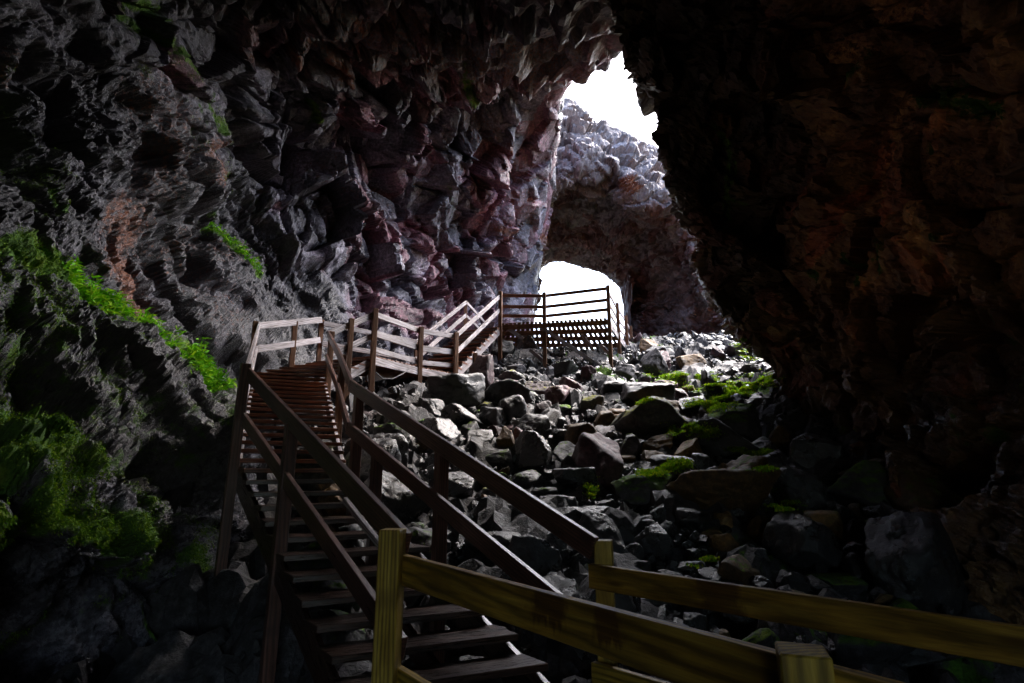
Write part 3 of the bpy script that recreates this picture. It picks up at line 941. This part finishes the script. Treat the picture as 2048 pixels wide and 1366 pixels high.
# --- viewing platform
zd = zp
pf = thing('viewing_platform', Vector(((Or.x + Rf.x) / 2, 17.0, 3.2)), 'raised wooden viewing platform of gapped planks on tall posts, in front of the lower opening', 'platform')
f0 = Vector((Or.x + 0.03, Or.y, zd)); f1_ = Vector((Rf.x, Rf.y, zd))
b0 = Vector((-0.75, 20.3, zd)); b1 = Vector((Uf.x, Uf.y, zd))
nS = 25
for k in range(nS):
    t0, t1 = (k + random.uniform(-.06, .06)) / nS, (k + 0.64 + random.uniform(-.05, .07)) / nS
    a0, a1 = f0.lerp(f1_, t0), f0.lerp(f1_, t1)
    c0, c1_ = b0.lerp(b1, t0), b0.lerp(b1, t1)
    link('plank', tread_mesh(a0, c0, a1, c1_, 0.035, pf.location, over=0.05), M['post'], pf)
for t in (0.02, 0.23, 0.45, 0.68, 0.97):
    a, b = f0.lerp(b0, t), f1_.lerp(b1, t)
    board('joist', pf, a + Vector((0, 0, -0.11)), b + Vector((0, 0, -0.11)), 0.05, 0.145, M['post'], ext=0.03)
for a, b in ((f1_, b1), (f0, b0)):
    board('edge_beam', pf, a + Vector((0.02, 0, -0.15)), b + Vector((0.02, 0, -0.15)), 0.045, 0.2, M['wood'])
fl = ((0.0, 0.10), (-0.36, 0.10), (-0.66, 0.10))
rails(pf, [Or, Qf, Rf], M['tread'], levels=fl)
rails(pf, [Rf, Sf, Tf, Uf], M['wood'], levels=((0.0, 0.10), (-0.36, 0.10), (-0.66, 0.10), (-0.95, 0.12)))
Bk = V3(P(972, 645, 20.2))
rails(pf, [Pl, Bk], M['wood'], levels=((0.0, 0.10), (-0.45, 0.10)))
for top, bz in ((Or + Vector((0.0, -0.07, 0.06)), 2.7), (Qf + Vector((0, -0.07, 0.04)), 2.5), (Rf + Vector((0.03, -0.05, 0.03)), 2.3), (Sf + Vector((0.06, 0, 0.05)), 2.6), (Tf + Vector((0.06, 0, 0.04)), 3.3), (Uf + Vector((0.06, 0, 0.04)), 3.6)):
    post(pf, top, bz, 0.11, M['post'], facing=(0.25, 1, 0))
for a, b in (((1078, 651, 16.5), (1236, 757, 15.7)), ((1006, 650, 16.6), (1046, 678, 16.4)), ((1130, 690, 18.3), (1112, 668, 18.3)), ((1200, 690, 17.2), (1240, 728, 17.0)), ((1060, 700, 16.7), (1092, 726, 16.5)), ((1222, 750, 15.95), (1248, 718, 17.4)), ((1150, 648, 18.0), (1188, 704, 17.8))):
    board('brace', pf, V3(P(*a)), V3(P(*b)), 0.045, 0.11, M['wood'])

# --- boardwalk in the foreground
bw = thing('boardwalk', Vector((0.6, 2.2, -1.5)), 'yellowish new boardwalk railing in the foreground, with stained top rails and square posts', 'boardwalk')
stain1 = wood('stained_rail', (0.20, 0.104, 0.012), (0.36, 0.20, 0.026), (0.50, 0.31, 0.052), rough=0.45, stains=((1.02, 1.22, -0.035), (1.32, 1.45, -0.03)))
stain2 = wood('damp_rail', (0.20, 0.100, 0.012), (0.36, 0.195, 0.026), (0.50, 0.30, 0.052), rough=0.45, stains=((0.62, 0.86, -0.2),))
An = V3(P(800, 1105, 2.87)); Nn = V3(P(1570, 1311, 1.36))
Nn.z = An.z = (An.z + Nn.z) / 2
dN = (Nn - An).normalized()
Aend = Nn + dN * 1.6
inw = Vector((-dN.y, dN.x, 0))
if inw.y < 0:
    inw = -inw
def long_board(name, a, b, h, mat, top):
    o_ = Vector((0, 0, -h / 2))
    board(name, bw, a + o_, b + o_, 0.04, h, mat)
long_board('rail', An, Aend, 0.135, stain1, 0)
long_board('rail', An + Vector((0, 0, -0.49)), Aend + Vector((0, 0, -0.49)), 0.12, M['ywood'], 0)
post(bw, V3(P(790, 1058, 2.80)) + Vector((-0.01, 0, 0)), -2.4, 0.105, M['ywood'], facing=(0.12, 1, 0))
post(bw, V3(P(1604, 1298, 1.31)), -2.2, 0.10, M['ywood'], facing=(0.35, 1, 0))
Bn = V3(P(1180, 1125, 3.25)); Be = V3(P(2048, 1256, 2.0))
Be.z = Bn.z = (Bn.z + Be.z) / 2
dB = (Be - Bn).normalized()
Bend = Be + dB * 1.6
long_board('rail', Bn, Bend, 0.125, stain2, 0)
long_board('rail', Bn + Vector((0, 0, -0.49)), Bend + Vector((0, 0, -0.49)), 0.12, M['ywood'], 0)
post(bw, V3(P(1207, 1080, 3.34)), -2.4, 0.10, M['ywood'], facing=(0.25, 1, 0))
post(bw, Bend + Vector((0.05, 0.05, 0.05)), -2.2, 0.10, M['ywood'], facing=(0.25, 1, 0))
for k in range(20):
    t0, t1 = k / 20, (k + 0.9) / 20
    dn = Vector((0, 0, -1.17))
    a0, a1 = An.lerp(Aend, t0) + dn, An.lerp(Aend, t1) + dn
    c0, c1_ = Bn.lerp(Bend, t0) + dn, Bn.lerp(Bend, t1) + dn
    for q in (a0, a1, c0, c1_):
        q.z = -1.63
    link('plank', tread_mesh(a0, c0, a1, c1_, 0.04, bw.location), M['tread'], bw)

# --- a cable hanging below the landing
cv = bpy.data.curves.new('cable', 'CURVE')
cv.dimensions = '3D'
cv.bevel_depth = 0.012
sp = cv.splines.new('POLY')
cpts = [P(752, 745, 11.0), P(765, 757, 11.1), P(785, 758, 11.3), P(805, 748, 11.6), P(818, 738, 11.9)]
sp.points.add(len(cpts) - 1)
for q, c in zip(sp.points, cpts):
    q.co = (*c, 1)
cab = bpy.data.objects.new('cable_tmp', cv)
COL.objects.link(cab)
dg = bpy.context.evaluated_depsgraph_get()
me = bpy.data.meshes.new_from_object(cab.evaluated_get(dg))
bpy.data.objects.remove(cab)
o = link('cable', me, M['pale'])
tag(o, 'thin pale cable sagging in a loop under the wooden landing', 'cable')


# ------------------------------------------------------------------ boulders
def ico(sub):
    bm = bmesh.new()
    bmesh.ops.create_icosphere(bm, subdivisions=sub, radius=1.0)
    co = np.array([v.co for v in bm.verts])
    fa = np.array([[v.index for v in f.verts] for f in bm.faces])
    bm.free()
    return co / np.linalg.norm(co, axis=1, keepdims=True), fa


ICO = {k: ico(k) for k in (2, 3, 5, 6)}


def rock_co(sub, rng, nplanes=13, rough=0.030, soft=70.0):
    d, f = ICO[sub]
    n = rng.normal(size=(nplanes, 3))
    n /= np.linalg.norm(n, axis=1, keepdims=True)
    n = np.concatenate([n, np.array([[0, 0, 1], [0, 0, -1], [1, 0, 0], [-1, 0, 0], [0, 1, 0], [0, -1, 0]]) + rng.normal(size=(6, 3)) * 0.25])
    n /= np.linalg.norm(n, axis=1, keepdims=True)
    h = rng.uniform(0.55, 1.0, len(n))
    c = d @ n.T
    r = np.where(c > 0.05, h / np.maximum(c, 0.05), 9.0)
    r = -np.log(np.exp(-soft * np.minimum(r, 3.0)).sum(1)) / soft
    p = d * r[:, None]
    s = rng.uniform(0, 50, 3)
    if sub > 3:
        fv, _ = facets(p * 2.6 + s, int(rng.integers(1000)), 0.9, 0.25)
        p = p + d * (fv * rough * 1.5 + fbm(p * 2.2 + s, 3, 5) * rough * 2.6 + ridged(p * 7 + s, 4, 6) * rough * 0.75)[:, None]
    else:
        p = p + d * (fbm(p * 2.5 + s, 2, 5) * 0.10)[:, None]
    return p, f


ROCKS = []
rr = np.random.default_rng(5)
for k in range(16):
    co, fa = rock_co(5, rr, 7 + 3 * (k % 3), soft=(70.0, 34.0, 18.0)[k % 3])
    co[:, 2] *= rr.uniform(0.72, 1.0)
    co[:, 0] *= rr.uniform(0.9, 1.2)
    co /= np.abs(co).max()
    me = np_mesh('boulder', co, fa, smooth=True)
    me.materials.append(M['grey'])
    ROCKS.append(me)


def put_rock(name, loc, scale, rot, mat, proto, label, group=None, cat='boulder'):
    o = bpy.data.objects.new(name, ROCKS[proto % len(ROCKS)])
    COL.objects.link(o)
    o.location = loc
    o.scale = scale
    o.rotation_euler = rot
    o.material_slots[0].link = 'OBJECT'
    o.material_slots[0].material = M[mat]
    return tag(o, label, cat, group)


def ray_ground(px, py):
    """distance at which the pixel's ray meets the rubble slope"""
    Ys = np.linspace(1.5, 30, 3000)
    q = np.stack([P(px, py, y) for y in Ys[::10]])
    h = q[:, 2] - ground_z(q[:, 0], q[:, 1])
    below = np.where(h <= 0)[0]
    if len(below) == 0:
        return None
    return Ys[::10][below[0]]


BIG = [  # centre x, y, width, height in the photo, material, label
    (902, 786, 128, 84, 'grey', 'long dark slab-like boulder lying right under the corner of the middle landing'),
    (966, 752, 50, 86, 'red', 'upright purplish column-shaped boulder right of the long dark slab'),
    (1031, 739, 50, 28, 'pale', 'pale grey flat-topped boulder among the dark ones below the platform'),
    (1056, 696, 54, 56, 'wet', 'big dark smooth boulder standing against the underside of the slatted platform'),
    (1001, 705, 50, 52, 'grey', 'grey tilted boulder leaning left of the big dark one under the platform'),
    (1020, 772, 42, 46, 'red', 'dark purple boulder with a yellowish spot, just below the pale flat-topped one'),
    (1076, 776, 64, 50, 'redmoss', 'wide dark purple boulder with moss along its right edge below the platform'),
    (1110, 792, 56, 60, 'redmoss', 'pointed purple-grey boulder with a mossy ridge, in front of the wide purple one'),
    (1147, 776, 44, 46, 'redmoss', 'square dark red boulder with a cap of green moss'),
    (1178, 752, 46, 52, 'red', 'maroon boulder directly behind the foot of the long platform brace'),
    (1127, 740, 62, 44, 'somemoss', 'rough grey boulder with a mossy left edge beside the middle platform post'),
    (1228, 778, 76, 52, 'grey', 'dark grey wedge-shaped boulder below the corner post of the platform'),
    (1182, 812, 62, 52, 'yellow', 'boulder overgrown with stringy yellow moss in the middle of the slope'),
    (1126, 818, 44, 40, 'mossy', 'small blocky boulder with a green lichen face and a reddish underside'),
    (1024, 820, 64, 82, 'grey', 'tall dark pointed boulder standing like a tooth in the slope'),
    (1086, 822, 62, 52, 'red', 'reddish grey creased boulder right of the tooth-like one'),
    (992, 838, 62, 56, 'grey', 'grey granular boulder with a flat sloping top, left of the tooth-like one'),
    (1066, 858, 82, 56, 'grey', 'grey slab with a smooth slanted top in the middle of the slope'),
    (1160, 874, 84, 84, 'brown', 'large block with a grey top and a brown front face'),
    (1208, 842, 46, 46, 'brown', 'warm brown rounded boulder behind the large brown-fronted block'),
    (1244, 846, 30, 36, 'brown', 'small brown boulder with a pointed top beside the warm rounded one'),
    (1226, 870, 34, 30, 'brown', 'small flat-topped brown boulder at the right of the large brown-fronted block'),
    (1325, 822, 82, 76, 'brown', 'large domed brown-grey boulder on the right half of the slope'),
    (1322, 778, 58, 44, 'red', 'dark red glossy boulder behind the large domed one'),
    (1364, 792, 30, 40, 'red', 'small dark red boulder right of the glossy red one'),
    (1358, 758, 42, 50, 'pale', 'pale pinkish pyramid-shaped boulder standing in yellow-green moss'),
    (1256, 746, 58, 44, 'pale', 'light grey boulder at the foot of the outermost platform post'),
    (1288, 764, 34, 54, 'pale', 'light grey leaning slab below the outermost platform post'),
    (1384, 728, 70, 48, 'brown', 'wide brown and grey boulder by the reddish far wall'),
    (1500, 738, 48, 36, 'somemoss', 'mossy grey boulder at the upper right end of the slope, against the dark wall'),
    (1468, 700, 40, 28, 'pale', 'pale boulder at the foot of the reddish far wall'),
    (1434, 706, 36, 32, 'red', 'pinkish boulder at the foot of the reddish far wall'),
    (1426, 788, 54, 42, 'grey', 'grey square boulder just above the bright green moss bank'),
    (1384, 814, 78, 40, 'wet', 'low dark boulder beneath the bright green moss bank'),
    (1470, 842, 116, 116, 'mossy', 'big dark boulder with a mossy left slope beside the dark wall'),
    (1393, 872, 36, 42, 'brown', 'small rounded yellow-brown boulder amid bright green moss'),
    (1303, 920, 52, 38, 'brown', 'brown boulder with a notched top in the right of the slope'),
    (1250, 918, 44, 26, 'brown', 'low brown boulder left of the notched one'),
    (1144, 956, 92, 72, 'wet', 'wet boulder with a shiny top in the lower middle of the slope'),
    (1272, 976, 132, 84, 'mossy', 'broad low boulder streaked with green moss in the lower slope'),
    (1428, 982, 196, 118, 'brownmoss', 'huge brown boulder in front of the dark right wall'),
    (1446, 1040, 46, 52, 'brown', 'small brown boulder leaning on the front of the huge brown one'),
    (1655, 1052, 100, 72, 'brownmoss', 'rounded brown boulder with a thin mossy rim at the foot of the dark right wall'),
    (1092, 986, 76, 42, 'somemoss', 'low grey boulder with a trace of moss left of the broad mossy one'),
    (1128, 1010, 84, 46, 'wet', 'flat grey wet boulder just above the right handrail'),
    (922, 972, 88, 108, 'wet', 'steep wet grey boulder seen between the right handrail and the post in its middle'),
    (994, 1088, 136, 74, 'wet', 'wide dark wet boulder with a crinkled top below the right handrail'),
    (1196, 1068, 132, 112, 'wet', 'large nearly black boulder behind the end of the right handrail'),
    (780, 874, 76, 56, 'mossy', 'grey boulder with a green mossy side just right of the stair posts'),
    (748, 944, 122, 122, 'wet', 'big black boulder right beside the lower stair treads'),
    (1000, 916, 66, 56, 'somemoss', 'dark boulder with a mossy top above the right handrail'),
    (1068, 904, 98, 84, 'wet', 'big dark boulder with a thin slanting edge in the middle of the slope'),
    (956, 884, 58, 50, 'grey', 'grey boulder directly above the right handrail, near its middle post'),
    (1284, 1196, 112, 56, 'wet', 'wet grey slab between the two foreground rails'),
    (1610, 1262, 104, 76, 'mossy', 'dark green mossy boulder seen between the two foreground rails'),
    (1864, 1300, 190, 56, 'wet', 'broad grey boulder below the far foreground rail'),
    (1692, 1168, 110, 44, 'mossy', 'low boulder with dark green moss just above the far foreground rail'),
    (948, 1334, 110, 60, 'wet', 'wet grey boulder seen through the lowest treads'),
    (1012, 1226, 72, 46, 'wet', 'wet speckled boulder between the lower stair and the near foreground rail'),
    (828, 1196, 70, 34, 'wet', 'wet boulder just behind the near foreground post, seen under the treads'),
    (745, 1094, 80, 40, 'wet', 'wet boulder glinting under the middle of the lower treads'),
    (1395, 1106, 66, 40, 'wet', 'low black boulder in front of the small leaning brown one'),
    (1560, 1050, 60, 44, 'brownmoss', 'mossy wet boulder left of the rounded brown one'),
    (1340, 1160, 110, 46, 'wet', 'dark boulder with a mossy ridge above the far foreground rail'),
]
placed = []
rb = random.Random(3)
for k, (cx, cy, w, h, mat, lab) in enumerate(BIG):
    Y = ray_ground(cx, min(cy + h * 0.32, 1420)) or 12.0
    u_scale = (CT - (683 - cy) / FPX * ST) * FPX / Y
    sx, sz = w / 2 / u_scale * 1.12, h / 2 / u_scale * 1.18
    sy = 0.5 * (sx + sz)
    c = P(cx, cy, Y - 0.15 * sy)
    put_rock('boulder', c, (sx, sy, sz), (rb.uniform(-.12, .12), rb.uniform(-.12, .12), rb.choice((0, 3.14159)) + rb.uniform(-.25, .25)), mat, k, lab)
    placed.append((c[0], c[1], max(sx, sz)))

# the rest of the scree: one object each for what one can count
zones = {
    'far': ('small stone of the scree below the reddish far wall', 'small stones below the far wall'),
    'top': ('mid-sized grey stone of the scree under and around the platform posts', 'stones around the platform posts'),
    'mid': ('angular stone wedged in the middle of the rubble slope', 'stones of the middle slope'),
    'right': ('dark stone lying near the foot of the dark right wall', 'stones at the right wall'),
    'low': ('wet black stone at the lowest part of the rubble slope', 'stones of the lowest slope'),
}
cnt = 0
tries = 0
while cnt < 225 and tries < 9000:
    tries += 1
    pxr, pyr = rb.uniform(640, 1900), rb.uniform(690, 1340)
    Y = ray_ground(pxr, pyr)
    if Y is None or Y < 2.4 or Y > 22:
        continue
    q = P(pxr, pyr, Y)
    # outside the walls and the stairs
    if q[0] > 4.9 or q[0] < -3.2 - 0.0 * Y:
        continue
    if q[1] < 9 and q[0] < interp_z(Rpoly, min(max(q[2] + 0.8, -1.5), 2.0)).x + 0.1 and rb.random() < 0.8:
        continue
    size = (0.15 + 0.55 * rb.random() ** 2.3) * (0.65 + 0.035 * Y)
    if Y > 15.5:
        size = min(size, 0.34)
    if any((q[0] - a) ** 2 + (q[1] - b) ** 2 < (0.62 * (size + r)) ** 2 for a, b, r in placed):
        continue
    if Y > 17.5 and pxr > 1240:
        zn, ms = 'far', ('pale', 'grey', 'grey', 'red', 'somemoss', 'yellow', 'brown')
    elif Y > 14.5:
        zn, ms = 'top', ('grey', 'grey', 'red', 'somemoss', 'pale', 'redmoss')
    elif pxr > 1330:
        zn, ms = 'right', ('wet', 'wet', 'wet', 'brownmoss', 'mossy', 'grey')  # mostly dark stones, so their colour carries the shade by the wall
    elif Y > 6.5:
        zn, ms = 'mid', ('grey', 'grey', 'wet', 'red', 'somemoss', 'somemoss', 'mossy', 'brown', 'yellow', 'wet')
    else:
        zn, ms = 'low', ('wet', 'wet', 'wet', 'somemoss')
    s3 = [size * rb.uniform(0.75, 1.3) for _ in range(3)]
    topy = float(project(np.array([[q[0], q[1], ground_z(q[0], q[1]) + 1.3 * s3[2]]]))[1][0])
    if 660 < pxr < 1262 and topy < np.interp(pxr, (660, 740, 900, 925, 1000, 1030, 1200, 1262), (800, 790, 768, 752, 735, 722, 735, 745)):
        continue
    s3_ = [size * rb.uniform(0.75, 1.3) for _ in range(3)]
    put_rock('stone', (q[0], q[1], ground_z(q[0], q[1]) + 0.45 * s3[2]), s3, (rb.uniform(-.6, .6), rb.uniform(-.6, .6), rb.uniform(0, 6.28)), rb.choice(ms), rb.randrange(16), zones[zn][0], zones[zn][1], 'stone')
    placed.append((q[0], q[1], size))
    cnt += 1

# small rubble between them: nobody could count it
allc, allf, base = [], [], 0
rg = np.random.default_rng(8)
small = [rock_co(3, rg, 5) for _ in range(12)]
tiny = [rock_co(2, rg, 4) for _ in range(8)]
for k in range(6200):
    y = 1.6 + 20.5 * rg.random() ** 0.8
    x = rg.uniform(-3.6, 3.4 + 0.33 * y)
    z = float(ground_z(x, y))
    s = (0.03 + 0.10 * rg.random() ** 2) * (0.7 + 0.04 * y)
    co, fa = small[k % 12] if k < 2300 else tiny[k % 8]
    if k >= 2300:
        s *= 0.45
    if x < -2.2 and y < 8:
        continue
    a = rg.uniform(0, 6.28, 3)
    rot = np.array(Matrix.Rotation(a[0], 3, 'X') @ Matrix.Rotation(a[1], 3, 'Y') @ Matrix.Rotation(a[2], 3, 'Z'))
    allc.append((co * s * rg.uniform(0.7, 1.3, 3)) @ rot.T + np.array([x, y, z + rg.uniform(-0.05, 0.12)]))
    allf.append(fa + base)
    base += len(co)
o = link('rubble', np_mesh('rubble', np.concatenate(allc), np.concatenate(allf)), M['wet'])
tag(o, 'small dark broken rubble filling the gaps between the boulders', 'rubble', kind='stuff')


# ------------------------------------------------------------------ moss and ferns on the left wall
def tufts(name, pts, nrms, length, width, mat, label, cat, per=1, droop=0.5, seed=1):
    r = np.random.default_rng(seed)
    k = len(pts)
    up = np.array([0, 0, 1.0])
    d = nrms * 0.8 + r.normal(size=(k, 3)) * 0.55 - up * droop
    d /= np.linalg.norm(d, axis=1, keepdims=True)
    s = np.cross(d, r.normal(size=(k, 3)))
    s /= np.linalg.norm(s, axis=1, keepdims=True)
    L = length * r.uniform(0.5, 1.4, (k, 1))
    W = width * r.uniform(0.6, 1.3, (k, 1))
    a = pts - s * W / 2
    b = pts + s * W / 2
    m1 = pts + d * L * 0.55 + s * W * 0.4
    m2 = pts + d * L * 0.55 - s * W * 0.4
    t = pts + d * L - up * L * droop * 0.6
    co = np.stack([a, b, m1, t, m2], 1).reshape(-1, 3)
    i = np.arange(k)[:, None] * 5
    q = np.concatenate([i + np.array([[0, 1, 2, 4]]), i + np.array([[4, 2, 3, 3]])], 0)
    tri = np.concatenate([i + np.array([[0, 1, 2]]), i + np.array([[0, 2, 4]]), i + np.array([[4, 2, 3]])], 0)
    o = link(name, np_mesh(name, co, tri), mat)
    return tag(o, label, cat, kind='stuff')


fernclump = smooth01(fbm(left_xyz * 3.0, 3, 96), -0.32, 0.02)
pm = smooth01(left_moss * 1.15 + 1.7 * fbm(left_xyz * 3.4, 5, 95, 0.68), 0.60, 1.0) * (left_moss > 0.05)
fernmask = seg_mask(left_px, left_py, [([(215, 575), (250, 600), (330, 655), (400, 695), (480, 742)], 20, 1.0), ([(170, 520), (230, 570)], 9, .6), ([(440, 440), (480, 490), (508, 545)], 7, .5)])
rsel = np.random.default_rng(4)
vis = (left_px > -60) & (left_px < 1240) & (left_py > -40) & (left_py < 1400)
idx = np.where(vis & (rsel.random(len(pm)) < pm * 0.95))[0]
idx = np.repeat(idx, 5)
jit = rsel.normal(size=(len(idx), 3)) * 0.014
tufts('moss', left_xyz[idx] + jit, left_n[idx], 0.019, 0.007, M['moss'], 'soft dark green moss hanging in cushions from the left cave wall', 'moss', droop=0.7)
idx = np.where(vis & (rsel.random(len(pm)) < fernmask * fernclump * 0.95))[0]
idx = np.repeat(idx, 4)
jit = rsel.normal(size=(len(idx), 3)) * 0.05
tufts('ferns', left_xyz[idx] + left_n[idx] * 0.03 + jit, left_n[idx], 0.13, 0.028, M['fern'], 'bright green fern fronds in a band along the left wall above the stairs', 'fern', droop=0.3, seed=2)

# moss banks on the rubble at the right
gm = []
for pts, rad, nn in (([(1400, 815), (1440, 800), (1490, 775), (1530, 755)], 16, 900), ([(1350, 855), (1380, 860), (1420, 865)], 16, 500), ([(1290, 945), (1340, 935), (1365, 925)], 10, 350), ([(1375, 752), (1440, 770)], 20, 700), ([(1290, 738), (1330, 755)], 8, 150),
                     ([(1540, 1015), (1590, 1010)], 10, 260), ([(1480, 680), (1500, 720)], 10, 150), ([(1330, 1000), (1350, 985)], 8, 120), ([(1530, 935), (1540, 980)], 8, 150), ([(1180, 950), (1190, 1000)], 5, 90), ([(1390, 1130), (1430, 1115)], 5, 130), ([(1270, 798), (1285, 802)], 8, 90), ([(1470, 900), (1530, 905)], 7, 160)):
    for _ in range(nn * 8):
        i = rb.randrange(len(pts) - 1)
        t = rb.random()
        x = pts[i][0] + t * (pts[i + 1][0] - pts[i][0]) + rb.gauss(0, rad * 1.0)
        y = pts[i][1] + t * (pts[i + 1][1] - pts[i][1]) + rb.gauss(0, rad * .35)
        gm.append((x, y))
dg = bpy.context.evaluated_depsgraph_get()
dg.update()
hitp, hitn = [], []
for (x, y) in gm:
    dvec = Vector(tuple(P(x, y, 1.0))).normalized()
    ok, loc, nn_, fi, ob, mt = scn.ray_cast(dg, Vector((0, 0, 0)), dvec)
    if ok and ob.name.split('.')[0] in ('boulder', 'stone', 'rubble', 'ground', 'cave_wall_right'):
        if nn_.z < 0.15 or vnoise(np.array([loc[:]]) * 3.5, 71)[0] < -0.16:
            continue
        hitp.append(loc[:])
        hitn.append((nn_ + Vector((0, 0, 0.8)))[:])
hp = np.repeat(np.array(hitp), 6, 0)
hn = np.repeat(np.array(hitn), 6, 0)
hp = hp + np.random.default_rng(3).normal(size=hp.shape) * np.array([0.035, 0.035, 0.008])
tufts('moss', hp, hn, 0.024, 0.020, M['slopemoss'], 'bright green moss banks on the boulders near the right wall', 'moss', droop=0.1, seed=6)

# ------------------------------------------------------------------ light, sky, camera
w = bpy.data.worlds.new('World')
scn.world = w
w.use_nodes = True
nt = w.node_tree
bg = nt.nodes['Background']
sky = nt.nodes.new('ShaderNodeTexSky')
sky.sky_type = 'NISHITA'
sky.sun_disc = False
SUN_EL, SUN_AZ = math.radians(52), math.radians(48)     # azimuth from +Y towards +X
sky.sun_elevation = SUN_EL
sky.sun_rotation = SUN_AZ
sky.dust_density = 4.0
sky.air_density = 1.0
hs = nt.nodes.new('ShaderNodeHueSaturation')
hs.inputs['Saturation'].default_value = 1.2       # an overcast sky: nearly white
nt.links.new(sky.outputs[0], hs.inputs['Color'])
nt.links.new(hs.outputs[0], bg.inputs[0])
bg.inputs[1].default_value = 0.15
w.cycles.sampling_method = 'MANUAL'
w.cycles.sample_map_resolution = 256
sun = bpy.data.lights.new('sun', 'SUN')
sun.energy = 1.5
sun.angle = math.radians(55)
sun.color = (0.88, 0.92, 1.0)
so = bpy.data.objects.new('sun', sun)
COL.objects.link(so)
dirv = Vector((math.sin(SUN_AZ) * math.cos(SUN_EL), math.cos(SUN_AZ) * math.cos(SUN_EL), math.sin(SUN_EL)))
so.rotation_euler = dirv.to_track_quat('Z', 'Y').to_euler()

cam = bpy.data.cameras.new('camera')
cam.sensor_width = 36.0
cam.lens = 36.0 * FPX / 2048.0
cam.clip_start = 0.05
cam.clip_end = 500
co_ = bpy.data.objects.new('camera', cam)
COL.objects.link(co_)
co_.location = (0, 0, 0)
co_.rotation_euler = (math.pi / 2 + TILT, 0, 0)
scn.camera = co_

scn.view_settings.view_transform = 'Standard'
scn.view_settings.look = 'None'
scn.view_settings.exposure = 2.9
scn.view_settings.gamma = 1.0
scn.cycles.use_denoising = True
scn.cycles.max_bounces = 6
scn.cycles.diffuse_bounces = 3
scn.cycles.caustics_reflective = False
scn.cycles.caustics_refractive = False
